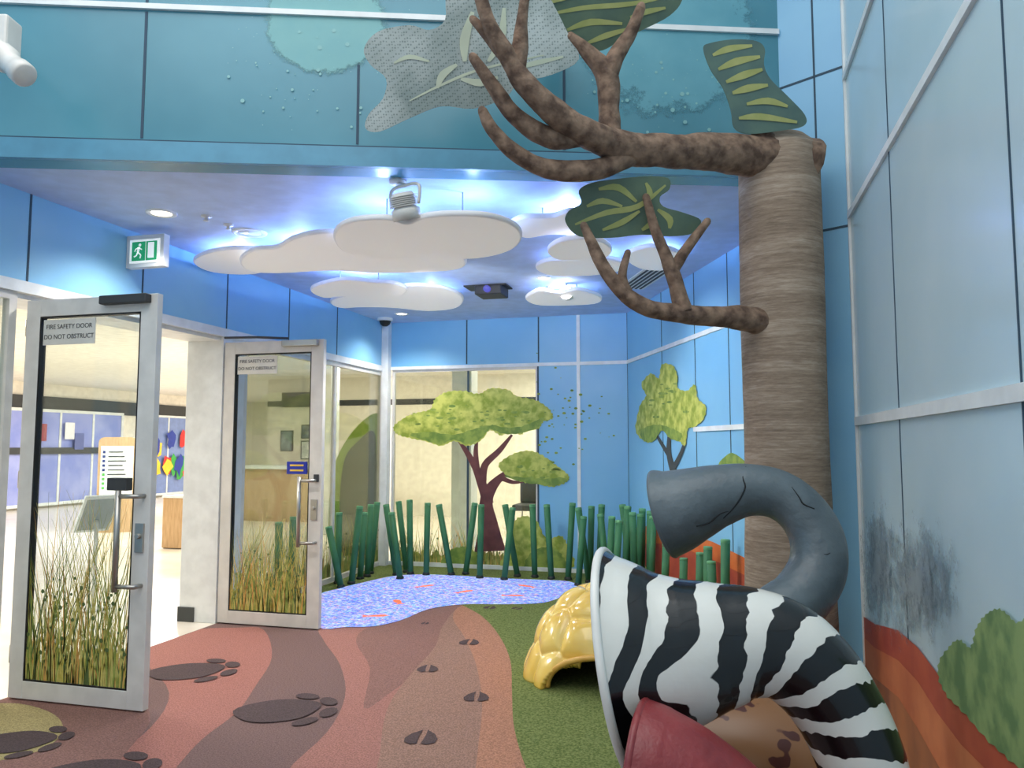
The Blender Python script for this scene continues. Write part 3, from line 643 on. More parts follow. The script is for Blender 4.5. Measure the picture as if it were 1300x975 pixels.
def leaf(outl,veins,F,down=.75,lean=0,m1=LEAF,m2=VEIN,name='leaf_board',label=None):
    cx=sum(a for a,b in outl)/len(outl); cy=sum(b for a,b in outl)/len(outl); p0=PF(cx,cy,F)
    n=(V((SY,-CY,0))*math.sqrt(max(0,1-down*down))+V((0,0,-down))+V((CY,SY,0))*lean).normalized()
    m=MB(); q=closed_spline(outl,4); m.prism([PP(a,b,p0,n) for a,b in q],-n*.014,0,2)
    p1=p0+n*.002
    for i,v in enumerate(veins): m.flat([PP(a,b,p1+n*.0006*(i%6),n) for a,b in v],1)
    o=m.build(name,[m1,m2,LEAFE],tree,recalc=False)
    if label:o['label']=label
    return o
def vein(pl,w): 
    k=len(pl); ws=[.6+w*math.sin(math.pi*(i+.3)/(k-.4)) for i in range(k)]; return strokepx(pl,ws,4)
nt=LEAFG.node_tree; N=nt.nodes; L=nt.links; b=N['Principled BSDF']; src=b.inputs['Base Color'].links[0].from_socket
vo=N.new('ShaderNodeTexVoronoi'); vo.inputs['Scale'].default_value=80; tc=N.new('ShaderNodeTexCoord'); L.new(tc.outputs['Object'],vo.inputs['Vector'])
vo.inputs['Randomness'].default_value=.25
cr=N.new('ShaderNodeValToRGB'); cr.color_ramp.elements[0].position=.25; cr.color_ramp.elements[0].color=(.5,.56,.54,1); cr.color_ramp.elements[1].position=.42; cr.color_ramp.elements[1].color=(1,1,1,1); L.new(vo.outputs['Distance'],cr.inputs['Fac'])
mx=N.new('ShaderNodeMix'); mx.data_type='RGBA'; mx.blend_type='MULTIPLY'; mx.inputs[0].default_value=1; L.new(src,mx.inputs[6]); L.new(cr.outputs[0],mx.inputs[7]); L.new(mx.outputs[2],b.inputs['Base Color'])
leaf([(462,62),(480,40),(520,32),(545,38),(565,25),(568,-10),(600,-40),(680,-40),(700,0),(720,40),(735,75),(700,95),(660,105),(640,125),(600,138),(560,135),(520,150),(482,167),(464,163),(468,145),(486,125),(490,100),(470,82)],
 [vein([(520,128),(560,108),(610,88),(690,70)],3),vein([(555,112),(562,95),(580,82)],9),vein([(585,100),(610,105),(632,98)],9),vein([(590,78),(590,50),(600,15)],12),vein([(500,80),(520,72),(545,78)],5),vein([(620,78),(636,50),(640,10)],10),vein([(650,88),(680,80),(715,72)],6)],
 3.55,.4,m1=LEAFG,m2=VEING,label='large silvery grey mesh leaf board at the top centre')
leaf([(672,-30),(868,-35),(866,0),(850,20),(820,36),(790,50),(765,64),(745,62),(725,42),(700,40),(668,30)],
 [vein([(690,20),(740,10),(800,5),(850,-5)],6),vein([(720,38),(750,28),(790,30)],8),vein([(745,55),(770,45),(800,36)],7),vein([(690,5),(720,-5),(750,-15)],8),vein([(800,22),(820,15),(845,10)],7)],3.62,.5,label='green leaf board with yellow veins at the top')
leaf([(893,62),(900,55),(930,50),(960,52),(971,62),(970,82),(978,100),(1000,122),(1022,146),(1020,160),(990,166),(950,170),(932,162),(928,140),(918,112),(902,88)],
 [vein([(905,70),(925,62),(955,58)],8),vein([(912,88),(935,78),(965,72)],9),vein([(922,104),(945,95),(968,88)],9),vein([(930,118),(950,112),(975,108)],9),vein([(948,132),(975,128),(1000,135)],8),vein([(938,150),(965,148),(1012,155)],8)],3.72,.3,lean=-.15,m1=mat('leaf_bluegreen',(80,108,104),.45,c2=(94,122,110),scale=9),label='narrow green leaf board above the trunk top')
leaf([(718,282),(722,268),(738,258),(735,242),(752,232),(785,227),(820,224),(848,226),(850,240),(838,250),(842,262),(868,270),(890,280),(880,296),(850,300),(815,298),(775,302),(735,300)],
 [vein([(730,285),(770,270),(810,262),(845,235)],7),vein([(745,262),(765,255),(790,262)],7),vein([(760,240),(785,238),(808,256)],8),vein([(820,232),(825,245),(818,258)],7),vein([(765,292),(790,282),(812,268)],7),vein([(815,292),(830,280),(825,268)],8),vein([(850,290),(850,278),(835,266)],8)],3.7,.35,label='low green leaf board on the lower branch')

# ================================================================ ANIMAL TUBES
def horn(pl,seg=64,sub=16,th=.018,field=None,mats=None,root=None,part='tube',inner=.45,rimk=.55):
    pts=[PF(a,b,F) for a,b,F,r in pl]; rad=[r*F/FPX for a,b,F,r in pl]
    q=spline([tuple(p)+(r,) for p,r in zip(pts,rad)],sub); P_=[V(a[:3]) for a in q]; R_=[a[3] for a in q]; n=len(P_)
    T=[(P_[min(i+1,n-1)]-P_[max(i-1,0)]).normalized() for i in range(n)]
    u=V((0,0,1)); vs=[];at=[];L=0
    m=MB(); fr=[]
    for i in range(n):
        u=(u-T[i]*u.dot(T[i])).normalized(); w=T[i].cross(u); fr.append((u.copy(),w.copy()))
        if i: L+=(P_[i]-P_[i-1]).length
        for k in range(seg):
            a=2*math.pi*k/seg; vs.append(P_[i]+(u*math.cos(a)+w*math.sin(a))*R_[i]); at.append(field(L,a) if field else 0)
    fs=[]
    for i in range(n-1):
        for k in range(seg): k2=(k+1)%seg; fs.append((i*seg+k,i*seg+k2,(i+1)*seg+k2,(i+1)*seg+k))
    m.add(vs,fs,0,True)
    ni=max(4,int(n*inner)); vi=[]; 
    for i in range(ni):
        u,w=fr[i]
        for k in range(seg):
            a=2*math.pi*k/seg; vi.append(P_[i]+(u*math.cos(a)+w*math.sin(a))*(R_[i]-th))
    fi=[]
    for i in range(ni-1):
        for k in range(seg): k2=(k+1)%seg; fi.append((i*seg+k2,i*seg+k,(i+1)*seg+k,(i+1)*seg+k2))
    fi.append(tuple((ni-1)*seg+k for k in range(seg)))
    m.add(vi,fi,1,True); at+=[0]*len(vi)
    o=len(m.v)-len(vi)
    for k in range(seg): k2=(k+1)%seg; m.f.append([k,o+k,o+k2,k2]); m.m.append(2); m.s.append(True)
    m.attr['stripe']=at
    ob=m.build(part,mats,root,recalc=False)
    rm=MB(); u,w=fr[0]; ringp=[P_[0]+(u*math.cos(2*math.pi*k/seg)+w*math.sin(2*math.pi*k/seg))*(R_[0]-th/2) for k in range(seg+1)]
    rm.tube(ringp,[th*rimk]*(seg+1),10,caps=False); rm.build('rim',mats[2],root)
    return ob,P_,R_,fr
def attrmat(name,c1,c2,rough=.25,thr=0.0):
    m=mat(name,c1,rough); nt=m.node_tree;N=nt.nodes;L=nt.links; b=N['Principled BSDF']
    a=N.new('ShaderNodeAttribute'); a.attribute_name='stripe'
    cr=N.new('ShaderNodeValToRGB'); cr.color_ramp.elements[0].position=.48;cr.color_ramp.elements[1].position=.52
    cr.color_ramp.elements[0].color=lin(c1);cr.color_ramp.elements[1].color=lin(c2)
    L.new(a.outputs['Fac'],cr.inputs['Fac']);L.new(cr.outputs['Color'],b.inputs['Base Color']); b.inputs['Coat Weight'].default_value=.3
    n=N.new('ShaderNodeTexNoise'); n.inputs['Scale'].default_value=30; bp=N.new('ShaderNodeBump'); bp.inputs['Strength'].default_value=.12; bp.inputs['Distance'].default_value=.01
    tc=N.new('ShaderNodeTexCoord'); L.new(tc.outputs['Object'],n.inputs['Vector']); L.new(n.outputs['Fac'],bp.inputs['Height']); L.new(bp.outputs[0],b.inputs['Normal'])
    return m
ZEB=attrmat('zebra_paint',(226,226,218),(14,14,16))
def zf(L,a):
    s=L/.098+2*a/(2*math.pi)+.16*mnoise.noise(V((L*8,math.cos(a)*1.6,math.sin(a)*1.6)))+.09*mnoise.noise(V((L*26,math.cos(a)*6,math.sin(a)*6)))
    s+=.8*math.exp(-((a-1.7)/.3)**2)*math.exp(-((L-.1)/.1)**2)
    return .5+.5*math.sin(s*2*math.pi+.9)+.08
DRK=mat('tube_inside',(40,38,36),.7)
base=PF(1108,1300,1.9); base.z=0
zr=empty('speaking_tube',base,'zebra striped curved tube with flared mouth in the right foreground','play tube',None)
horn([(787,834,2.0,134),(806,832,1.99,119),(838,829,1.975,103),(872,824,1.96,88),(912,818,1.95,76),(955,815,1.94,66),(998,827,1.93,61),(1036,860,1.92,57),(1066,904,1.91,54),(1086,947,1.9,53),(1099,992,1.9,52),(1108,1080,1.9,52),(1112,1220,1.9,56),(1112,1392,1.9,60)],field=zf,mats=[ZEB,DRK,mat('zebra_rim',(222,222,216),.3)],root=zr,sub=28,seg=96,rimk=.6)
ELE=mat('elephant_skin',(80,93,100),.42,c2=(102,115,121),scale=5,bump=.5,bscale=24,detail=6)
p=PF(1000,1000,2.8); p.z=0; er=empty('speaking_tube',p,'grey wrinkled elephant trunk tube hooking over behind the zebra tube','play tube')
ob,P_,R_,fr=horn([(843,652,3.085,56),(858,648,3.067,52),(882,639,3.042,46),(912,629,3.02,39),(948,622,3.0,33),(985,627,2.98,31),(1016,648,2.95,31),(1037,684,2.92,33),(1037,724,2.89,35),(1015,760,2.85,36),(985,785,2.82,37),(970,830,2.8,38),(966,900,2.8,40),(966,1000,2.8,44),(966,1090,2.8,46)],mats=[ELE,DRK,mat('elephant_rim',(86,98,104),.5)],root=er,sub=14,rimk=.5)
def crease(pix,w0):
    cm=MB(); pts=[]
    for a,b in pix:
        best=None
        for i,c in enumerate(P_[:140]):
            r=ray(a,b); t=(c-CAM).dot(r)/r.dot(r); q=CAM+r*t; dd2=(q-c).length
            if best is None or dd2<best[0]: best=(dd2,i,q,r)
        dd2,i,q,r=best; off=math.sqrt(max(0,R_[i]**2-dd2**2)); pts.append(q-r.normalized()*off)
    cm.tube(pts,[w0*(.3+math.sin(math.pi*(k+.2)/len(pts))) for k in range(len(pts))],6,sub=3); cm.build('skin_crease',mat('crease',(28,32,34),.8),er)
crease([(947,592),(943,606),(946,618),(940,632),(930,646),(918,658)],.0032)
crease([(930,648),(915,652),(900,664),(884,668)],.0025)
crease([(1005,618),(1015,632),(1020,640),(1034,646)],.0025)
crease([(1036,700),(1048,704),(1054,702)],.002)
def girmat():
    m=mat('giraffe_paint',(196,146,84),.35); nt=m.node_tree;N=nt.nodes;L=nt.links;b=N['Principled BSDF']
    tc=N.new('ShaderNodeTexCoord'); v=N.new('ShaderNodeTexVoronoi'); v.inputs['Scale'].default_value=13; 
    nz=N.new('ShaderNodeTexNoise'); nz.inputs['Scale'].default_value=12; mx=N.new('ShaderNodeMix'); mx.data_type='RGBA'; mx.inputs[0].default_value=.12
    L.new(tc.outputs['Object'],nz.inputs['Vector']); L.new(tc.outputs['Object'],mx.inputs[6]); L.new(nz.outputs['Color'],mx.inputs[7]); L.new(mx.outputs[2],v.inputs['Vector'])
    cr=N.new('ShaderNodeValToRGB'); cr.color_ramp.elements[0].position=.38;cr.color_ramp.elements[1].position=.42; cr.color_ramp.elements[0].color=lin((80,38,32));cr.color_ramp.elements[1].color=lin((142,100,66))
    L.new(v.outputs['Distance'],cr.inputs['Fac']);L.new(cr.outputs['Color'],b.inputs['Base Color']); return m
p=PF(1040,1218,2.3); p.z=0; gr=empty('speaking_tube',p,'tan tube with brown giraffe patches, shaded under the zebra arch','play tube')
horn([(880,985,2.5,100),(905,976,2.47,94),(945,970,2.43,86),(988,975,2.4,78),(1018,1005,2.36,70),(1030,1060,2.33,62),(1034,1140,2.3,60),(1036,1216,2.3,60)],mats=[girmat(),DRK,mat('giraffe_rim',(110,70,44),.4)],root=gr)
p=PF(1000,1480,1.62); p.z=0; rr=empty('speaking_tube',p,'dark red tapering tube at the bottom edge below the zebra tube','play tube')
REDP=mat('maroon_paint',(122,42,46),.4,c2=(142,54,56),scale=12,bump=.3,bscale=50)
horn([(812,986,1.735,91),(834,991,1.722,86),(870,1005,1.705,78),(922,1038,1.69,70),(962,1084,1.67,66),(985,1150,1.65,64),(995,1300,1.64,64),(998,1480,1.62,64)],mats=[REDP,DRK,REDP],root=rr)

# ================================================================ TORTOISE SHELL
F0=5.02; c=PF(768,850,F0); c.z=0
sr=empty('tortoise_shell_tunnel',c,'glossy yellow domed tortoise shell with dark arched opening on the turf','play tunnel')
RX,RZ=.49,.58
seeds=[(0,1.57)]+[(k*2*math.pi/6+.3,1.05) for k in range(6)]+[(k*2*math.pi/10+.1,.6) for k in range(10)]+[(k*2*math.pi/14,.1) for k in range(14)]
SD=[V((math.cos(a)*math.cos(e),math.sin(a)*math.cos(e),math.sin(e))) for a,e in seeds]
oa=math.atan2(-CY,SY)-.12
vs=[];fs=[];na,ne=260,100; keep=[]
for j in range(ne+1):
    e=j/ne*math.pi/2
    for i in range(na):
        a=2*math.pi*i/na; d=V((math.cos(a)*math.cos(e),math.sin(a)*math.cos(e),math.sin(e)))
        ds=sorted((d-s).length for s in SD); g=ds[1]-ds[0]; bul=min(1,g/.42); bul=math.sqrt(max(0,1-(1-bul)**2))
        flare=.07*math.exp(-(e/.2)**2)
        r=RX*(1+flare)*(.935+.075*bul); vs.append(V((c.x+d.x*r,c.y+d.y*r,d.z*RZ*(.935+.075*bul)+.004)))
        da=(a-oa+math.pi)%(2*math.pi)-math.pi; keep.append((da/.78)**2+((e)/.36)**2)
for j in range(ne):
    for i in range(na):
        i2=(i+1)%na; ids=(j*na+i,j*na+i2,(j+1)*na+i2,(j+1)*na+i)
        if min(keep[k] for k in ids)<1: continue
        fs.append(ids)
m=MB(); m.add(vs,fs,0,True)
def shellmat():
    m=mat('shell_yellow',(230,186,74),.18,c2=(244,214,116),scale=5,detail=2); m.node_tree.nodes['Principled BSDF'].inputs['Coat Weight'].default_value=.7; return m
o=m.build('carapace',[shellmat(),mat('shell_inside',(26,34,20),.9)],sr)
md=o.modifiers.new('thick','SOLIDIFY'); md.thickness=.045; md.offset=-1; md.material_offset=1; md.material_offset_rim=0
m=MB(); pts=[]
for k in range(41):
    t=math.pi*k/40; da=.79*math.cos(t); e=.37*math.sin(t); a=oa+da
    pts.append(V((c.x+math.cos(a)*math.cos(e)*RX*.98,c.y+math.sin(a)*math.cos(e)*RX*.98,math.sin(e)*RZ+.012)))
m.tube(pts,[.018]*41,10); m.build('opening_rim',mat('shell_ochre',(206,156,66),.4,c2=(222,178,90),scale=10),sr)

# ================================================================ GREEN POLES
poles=[(338,662,346,7.15),(352,655,343,7.4),(417,668,433,8.0),(424,650,420,8.25),(457,642,446,8.2),(463,650,457,8.5),(471,640,466,8.65),(479,637,470,8.85),(490,640,503,8.75),(497,650,508,8.5),(506,636,516,8.95),(520,634,521,8.8),
(543,638,541,8.75),(557,640,573,8.75),(603,638,591,8.8),(611,640,609,8.55),(641,640,657,8.65),(651,644,640,8.45),(676,640,679,8.6),(694,640,700,8.5),(727,638,721,8.45),(734,644,748,8.3),(741,655,734,8.1),(751,642,749,8.5),(764,640,760,8.35),(762,652,772,8.0),(777,655,772,7.75),
(790,640,802,8.1),(797,642,793,7.85),(803,650,806,7.6),(813,652,811,7.85),(822,645,830,7.95),(829,655,826,7.5),(836,648,844,7.7),(786,660,780,7.45),(868,708,866,6.7),(894,701,891,6.4),(903,712,910,6.1),(916,693,921,6.25),(931,684,936,5.9),(846,690,842,7.0)]
poles.sort(key=lambda a:a[0])
def pole_proto():
    r=empty('pole_post',(0,0,0),'x','post'); m=MB()
    m.tube([(0,0,.0),(0,0,.4),(0,0,.835)],[.032,.0335,.035],16); m.build('pole',POLE,r)
    m=MB(); m.lathe([(.035,.83),(.036,.834),(.036,.85),(.033,.86),(.0,.864)],(0,0,0),seg=16); m.build('cap',POLET,r)
    m=MB(); m.lathe([(0,.0),(.042,.0),(.042,.02),(.034,.035)],(0,0,0),seg=16); m.build('socket',POLEB,r); return r
ordn=['first','second','third','fourth','fifth','sixth','seventh','eighth','ninth','tenth','eleventh','twelfth','thirteenth','fourteenth','fifteenth','sixteenth','seventeenth','eighteenth','nineteenth','twentieth']
ordn+=['twenty-'+x for x in ordn[:9]]+['thirtieth']+['thirty-'+x for x in ordn[:9]]+['fortieth']+['forty-'+x for x in ordn[:9]]
proto=pole_proto(); kids=list(proto.children)
for i,(ax,ay,bx_,F) in enumerate(poles):
    top=PF(ax,ay,F); b=PF(bx_,735,F); b.z=.004
    if b.y>BK-.12: b.y=BK-.12
    b.x=max(b.x,XL+.1)
    dn=(b-AC).dot(AN)
    if dn<.12: b+=AN*(.12-dn)
    if (top-AC).dot(AN)<.1: top+=AN*(.1-(top-AC).dot(AN))
    top.y=min(top.y,BK-.1); top.x=max(top.x,XL+.1); v=top-b
    if i==0: o=proto
    else:
        o=proto.copy(); sc.collection.objects.link(o)
        for k in kids: kk=k.copy(); sc.collection.objects.link(kk); kk.parent=o
    o.location=b; o.scale=(1,1,v.length/.864); o.rotation_euler=V((0,0,1)).rotation_difference(v).to_euler()
    ln='leaning left' if ax<bx_-4 else ('leaning right' if ax>bx_+4 else 'standing upright')
    o['label']='green round pole %s, %s from the left around the pool'%(ln,ordn[i]); o['group']='green poles fencing the pool'; o['category']='post'

# ================================================================ CLOUDS
clouds=[
('largest front white cloud panel under the spotlight',2.70,[(423,302),(430,289),(452,281),(490,279),(518,285),(540,277),(575,274),(620,276),(652,286),(663,300),(654,315),(628,325),(590,329),(556,322),(528,325),(490,330),(450,326),(430,315)]),
('long white cloud panel tucked behind the largest one',2.79,[(304,332),(320,319),(350,316),(370,305),(402,297),(440,297),(480,305),(540,318),(580,324),(593,332),(583,342),(540,346),(480,347),(420,344),(350,347),(315,344)]),
('leftmost small white cloud panel beside the exit sign',2.86,[(245,333),(265,322),(300,317),(340,320),(356,333),(325,348),(270,346)]),
('small white cloud panel overlapping a wider one, lower left',2.78,[(394,369),(410,361),(440,356),(470,359),(500,361),(517,368),(505,377),(470,379),(440,376),(410,378)]),
('wide low white cloud panel near the back left',2.86,[(419,383),(440,376),(480,374),(502,366),(530,363),(565,367),(588,378),(580,391),(545,395),(500,391),(460,390),(430,391)]),
('long pale cloud panel right of the largest one',2.84,[(645,289),(663,278),(700,277),(725,270),(760,275),(792,281),(785,295),(745,300),(700,298),(665,302)]),
('flat white cloud panel beneath a smaller one, right side',2.86,[(680,341),(695,332),(730,331),(760,329),(783,332),(796,339),(780,346),(750,350),(700,350)]),
('small upper white cloud panel stacked on another, right side',2.76,[(695,319),(710,308),(740,304),(765,308),(777,319),(765,329),(730,331),(705,329)]),
('lowest small white cloud panel with the bright lamp',2.84,[(667,379),(685,370),(710,373),(735,369),(763,378),(755,386),(710,388),(680,387)]),
('rightmost bluish white cloud panel behind the lower branch',2.88,[(794,326),(820,315),(852,318),(868,330),(846,343),(812,341)])]
for lb,z,ol in clouds:
    q=[PZ(a,b,z) for a,b in closed_spline(ol,5)]; cen=sum(q,V((0,0,0)))/len(q)
    r=empty('cloud_panel',(cen.x,cen.y,z),lb,'ceiling cloud','white cloud panels hung below the ceiling'); m=MB(); n=len(q)
    lay=[(0.975,0),(.993,.004),(1.0,.012),(1.0,.026),(.985,.034)]
    vs=[];fs=[]
    for s,dz in lay:
        for p in q: vs.append((cen.x+(p.x-cen.x)*s,cen.y+(p.y-cen.y)*s,z+dz))
    for j in range(len(lay)-1):
        for i in range(n): i2=(i+1)%n; fs.append((j*n+i,j*n+i2,(j+1)*n+i2,(j+1)*n+i))
    m.add(vs,fs,1,True); m.f.append(list(range(n))[::-1]); m.m.append(0); m.s.append(False)
    m.f.append([4*n+i for i in range(n)]); m.m.append(0); m.s.append(False)
    m.build('panel',[CLOUD,CLOUDE],r)
    for sx in(-1,1):
        m=MB(); w=(max(p.x for p in q)-min(p.x for p in q))*.2; x=cen.x+sx*w; m.tube([(x,cen.y,z+.032),(x,cen.y,CZ-.001)],[.005,.005],8); m.build('suspension_rod',STEEL,r)
    w=(max(p.x for p in q)-min(p.x for p in q))
    for sx in ((-.24,.24) if w>.9 else (0,)):
        la=bpy.data.lights.new('cloud_light','POINT'); la.energy=(3+4.5*min(1.2,w))*(.55 if w>.9 else 1); la.color=(.34,.5,1.0); la.shadow_soft_size=.02
        lo=bpy.data.objects.new('cloud_light',la); lo.location=(cen.x+sx*w,cen.y+.05,z+.062); sc.collection.objects.link(lo)

# ================================================================ CEILING FITTINGS
GLOW=mat('warm_glow',(255,240,215),.5,emit=(255,236,205),es=6)
def downlight(px,py,r_,lb,e,grp='round downlights in the lowered ceiling'):
    p=PZ(px,py,CZ); r=empty('ceiling_downlight',(p.x,p.y,CZ-.02),lb,'ceiling light',grp)
    m=MB(); m.lathe([(r_*.8,-.004),(r_,-.012),(r_*1.2,-.008),(r_*1.22,0)],(p.x,p.y,CZ),seg=32); m.build('trim_ring',WHITE,r)
    m=MB(); m.lathe([(0,-.006),(r_*.8,-.006),(r_*.8,0)],(p.x,p.y,CZ),seg=32); m.build('lens',GLOW if e else WHITE,r)
    if e:
        la=bpy.data.lights.new('downlight_lamp','SPOT'); la.energy=e; la.color=(1,.94,.87); la.spot_size=2.4; la.spot_blend=.8; la.shadow_soft_size=.08
        lo=bpy.data.objects.new('downlight_lamp',la); lo.location=(p.x,p.y,CZ-.03); sc.collection.objects.link(lo)
downlight(205,270,.08,'round lit downlight above the exit sign',100); downlight(510,398,.07,'small lit downlight near the back wall',85); downlight(317,295,.1,'unlit round ceiling speaker disc beside the clouds',0); downlight(690,352,.05,'small downlight tucked among the right clouds',75)
for px,py,lb in ((262,274,'small sprinkler head right of the lit downlight'),(290,285,'small sprinkler head next to the round ceiling disc')):
    p=PZ(px,py,CZ); m=MB(); m.lathe([(.035,0),(.035,-.008),(.012,-.012),(.012,-.03),(.02,-.034),(0,-.036)],p,seg=16); tag(m.build('sprinkler',SILVER,loc=p),lb,'sprinkler')
GRN=mat('exit_green',(40,150,100),.4,emit=(40,160,105),es=.4); WGL=mat('exit_white',(235,240,238),.4,emit=(235,240,238),es=.5)
r=empty('exit_sign',(-3.85,4.47,2.7),'green and white running-man exit sign on the left blue wall','exit sign')
m=MB(); m.mm((-4.0,4.44,2.69),(-3.69,4.5,2.92)); m.build('housing',WHITE,r,bev=.005)
m=MB(); m.mm((-3.965,4.434,2.72),(-3.72,4.44,2.885),0); pn=m.build('panel',WGL,r)
m=MB(); m.mm((-3.945,4.431,2.735),(-3.835,4.434,2.87)); m.mm((-3.828,4.431,2.735),(-3.74,4.434,2.87)); m.build('green_field',GRN,pn)
m=MB(); Y=4.4285
def limb(a,b,w): 
    a=V(a);b=V(b);d=(b-a).normalized();n=V((-d.y,d.x))*w; m.flat([(-3.885+p.x,Y,2.8+p.y) for p in (a+n,b+n,b-n,a-n)])
m.flat([(-3.885+.008+.011*math.cos(t),Y,2.845+.011*math.sin(t)) for t in [k*math.pi/6 for k in range(12)]])
limb((0,.03),(-.008,-.005),.009);limb((-.008,-.005),(.018,-.025),.005);limb((.018,-.025),(.012,-.05),.005);limb((-.008,-.005),(-.02,-.03),.005);limb((-.02,-.03),(-.04,-.036),.005);limb((0,.028),(.026,.012),.004);limb((0,.028),(-.026,.018),.004);limb((-.026,.018),(-.034,0),.004)
m.flat([(-3.81,Y,2.75),(-3.76,Y,2.75),(-3.76,Y,2.86),(-3.81,Y,2.86)]); m.build('running_figure',WGL,pn,recalc=False)
def spotlamp(name,mount,body,aim,rad,ln,lb,bm=SILVER,fins=6,rod=True):
    mount=V(mount);body=V(body);aim=V(aim).normalized(); r=empty(name,mount,lb,'spotlight')
    m=MB(); m.lathe([(0,0),(.05,0),(.05,-.02),(.015,-.03),(0,-.03)],mount,seg=20); m.build('mount',bm,r)
    side=aim.cross(V((0,0,1))).normalized()*(rad*1.25)
    m=MB(); tp=body+V((0,0,rad*1.5)); m.tube([mount+V((0,0,-.02)),tp],[.012,.012],10)
    m.tube([body+side,body+side+V((0,0,rad*1.3)),tp,body-side+V((0,0,rad*1.3)),body-side],[.01]*5,8,sub=5); m.build('bracket',bm,r)
    m=MB(); pr=[(0,-ln/2),(rad*.7,-ln/2),(rad*.8,-ln*.4)]
    for i in range(fins): z=-ln*.38+i*ln*.07; pr+=[(rad*.98,z),(rad*.98,z+ln*.03),(rad*.8,z+ln*.032),(rad*.8,z+ln*.065)]
    pr+=[(rad,ln*.12),(rad,ln/2),(rad*.88,ln/2),(rad*.85,ln*.4)]
    m.lathe(pr,body,aim,28); m.build('lamp_body',bm,r)
    m=MB(); m.lathe([(0,ln*.42),(rad*.4,ln*.42),(rad*.86,ln*.4)],body,aim,28); m.build('lens',mat('lens_dark',(60,64,70),.1),r)
    return r
mt=PZ(505,229,CZ); bd=PF(514,262,4.2); spotlamp('spotlight',mt,bd,(.1,.3,-.9),.08,.15,'silver ring spotlight hanging just in front of the largest cloud')
r=empty('projector_lamp',PF(-10,60,3.55),'grey cylindrical projector mounted high at the far left','projector')
ax=(PF(50,108,3.45)-PF(-30,40,3.6)).normalized()
m=MB(); m.lathe([(0,-.2),(.055,-.2),(.065,-.18),(.065,-.02),(.05,0),(.05,.07),(.058,.08),(.058,.13),(.05,.14),(0,.135)],PF(12,79,3.5),ax,28); m.build('lamp_body',SILVER,r)
m=MB(); m.box(PF(0,48,3.55),(.14,.12,.18),0,Matrix.Rotation(YAW,3,'Z')); m.build('power_box',SILVER,r,bev=.012)
m=MB(); q=PP(-2,52,BA,BN); m.tube([PF(-2,52,3.55),q+BN*.002],[.03,.03],12); m.build('wall_arm',SILVER,r)
q=PP(700,80,BA,BN)+BN*.012; c0=q+BN*.2; r=empty('floodlight',q,'dark ribbed floodlight with curved bracket behind the tree leaves','floodlight')
m=MB(); R=Matrix.Rotation(math.atan2(BD.y,BD.x),3,'Z'); m.box(c0,(.15,.1,.13),0,R); m.build('lamp_body',DGREY,r,bev=.01)
for k in range(7): m=MB(); m.box(c0+R@V((-.06+.02*k,-.06,0)),(.007,.03,.13),0,R); m.build('cooling_fin',BLACK,r)
m=MB(); m.tube([q,q+BN*.1+V((0,0,.07)),c0+R@V((.1,0,.05)),c0+R@V((.105,0,-.06)),c0+R@V((.06,.03,-.11))],[.011]*5,10,sub=6); m.build('bracket',STEEL,r)
p=PZ(621,364,CZ); r=empty('ceiling_projector',(p.x,p.y,CZ),'black projector slung under the ceiling between the clouds','projector')
m=MB(); m.mm((p.x-.22,p.y-.12,CZ-.012),(p.x+.2,p.y+.12,CZ)); m.build('recess_plate',BLACK,r)
m=MB(); m.mm((p.x-.1,p.y-.15,CZ-.1),(p.x+.16,p.y+.12,CZ-.012)); m.build('body',BLACK,r,bev=.01)
m=MB(); m.lathe([(0,0),(.025,0),(.032,-.02),(.032,.05)],(p.x+.03,p.y-.17,CZ-.055),(0,1,0),20); m.build('lens',mat('lens_purple',(60,60,120),.1,emit=(120,120,255),es=.3),r)
p=PZ(719,360,CZ); bd=PF(720,372,(p-CAM).dot(V((-SY,CY,0)))); r=empty('accent_lamp',(p.x,p.y,CZ),'small lamp shining white below the lowest cloud','spotlight')
m=MB(); m.tube([(p.x,p.y,CZ),bd],[.01,.01],8); m.build('stem',WHITE,r)
m=MB(); m.lathe([(0,.07),(.06,.07),(.07,.05),(.07,-.05),(.06,-.05)],bd,(0,1,.1),20); m.build('lamp_body',SILVER,r)
m=MB(); m.lathe([(0,-.052),(.06,-.052),(.06,-.04)],bd,(0,1,.1),20); m.build('lens',mat('hot_glow',(255,255,255),.5,emit=(255,252,240),es=14),r)
p=PZ(489,404,CZ); p.y=min(p.y,BK-.15); p.x=max(p.x,XL+.12); r=empty('security_camera',(p.x,p.y,CZ),'small dark dome camera in the far left ceiling corner','security camera')
m=MB(); m.lathe([(.09,0),(.09,-.03),(.075,-.035)],p,seg=20); m.build('housing',WHITE,r); m=MB(); m.lathe([(.07,-.035),(.055,-.075),(.03,-.095),(0,-.1)],p,seg=20); m.build('dome',BLACK,r)
a=PZ(800,366,CZ);b=PZ(845,335,CZ); d=(b-a); L=d.length; d.normalize(); R=Matrix.Rotation(math.atan2(d.y,d.x),3,'Z'); cc=(a+b)/2
r=empty('ceiling_vent',(cc.x,cc.y,CZ),'long slotted air vent in the ceiling behind the lower branch','air vent')
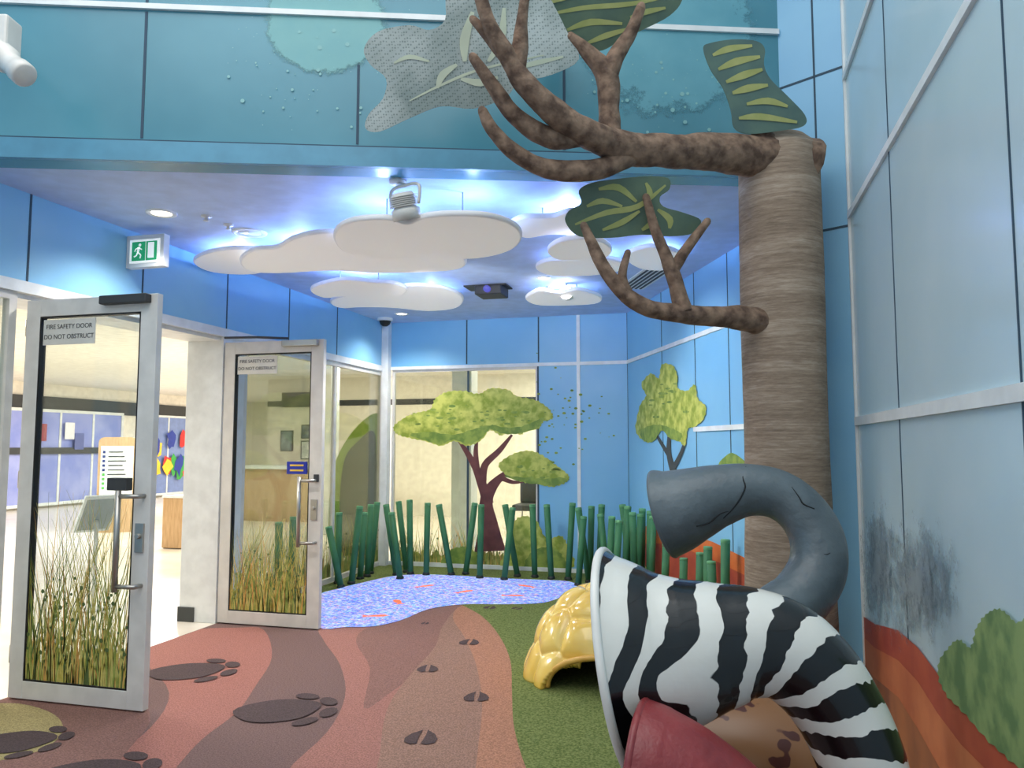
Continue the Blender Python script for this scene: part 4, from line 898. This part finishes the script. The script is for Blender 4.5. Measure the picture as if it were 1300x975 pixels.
m=MB(); m.box(cc+V((0,0,-.004)),(L,.26,.008),0,R); m.build('frame',WHITE,r)
for k in range(5): m=MB(); m.box(cc+R@V((0,-.09+.045*k,0))+V((0,0,-.01)),(L-.06,.02,.006),0,R); m.build('slot',DGREY,r)

# ================================================================ LIGHTS
def area(name,loc,size,e,col=(1,1,1),rot=(0,0,0),sy=None):
    la=bpy.data.lights.new(name,'AREA'); la.energy=e; la.color=col; la.size=size
    if sy: la.shape='RECTANGLE'; la.size_y=sy
    o=bpy.data.objects.new(name,la); o.location=loc; o.rotation_euler=rot; sc.collection.objects.link(o); return o
area('atrium_light',(-1.6,.6,5.6),4.5,150,(1,.98,.95))
for x,y in ((-7,5),(-11,9),(-8,10.5),(-12,15),(-6,12),(-1.5,11.5),(-12,20),(-2.5,13.6)):
    area('hall_fill_light',(x,y,2.88),1.2,(110 if x>-7 and y>8 else 140),(1,.98,.93))  # invented square area lamps that light the hall in place of its downlights
def spot(loc,tgt,e,col,size,blend=.7):  # wide spots added as soft fill around the pool, no fixture behind them
    la=bpy.data.lights.new('pool_fill_spot','SPOT'); la.energy=e; la.color=col; la.spot_size=size; la.spot_blend=blend; la.shadow_soft_size=.08
    o=bpy.data.objects.new('pool_fill_spot',la); o.location=loc; o.rotation_euler=(V(tgt)-V(loc)).to_track_quat('-Z','Y').to_euler(); sc.collection.objects.link(o)
spot((-2.2,5.2,2.6),(-2.2,8.8,1.6),105,(.92,.96,1),1.6); spot((-2.6,5.6,2.62),(-1.8,5.6,0),95,(1,.96,.92),2.4)
spot((-1.2,6.0,2.6),(-.1,6.6,1.6),58,(.92,.96,1),1.7)
w=bpy.data.worlds.new('w'); sc.world=w; w.use_nodes=True; bg=w.node_tree.nodes['Background']; bg.inputs[0].default_value=(.92,.96,1,1); bg.inputs[1].default_value=.8
cam=bpy.data.cameras.new('camera'); co=bpy.data.objects.new('camera',cam); co.location=CAM; co.rotation_euler=(math.pi/2+PIT,0,YAW); cam.sensor_width=36; cam.lens=FPX/1300*36; cam.clip_start=.05
sc.collection.objects.link(co); sc.camera=co
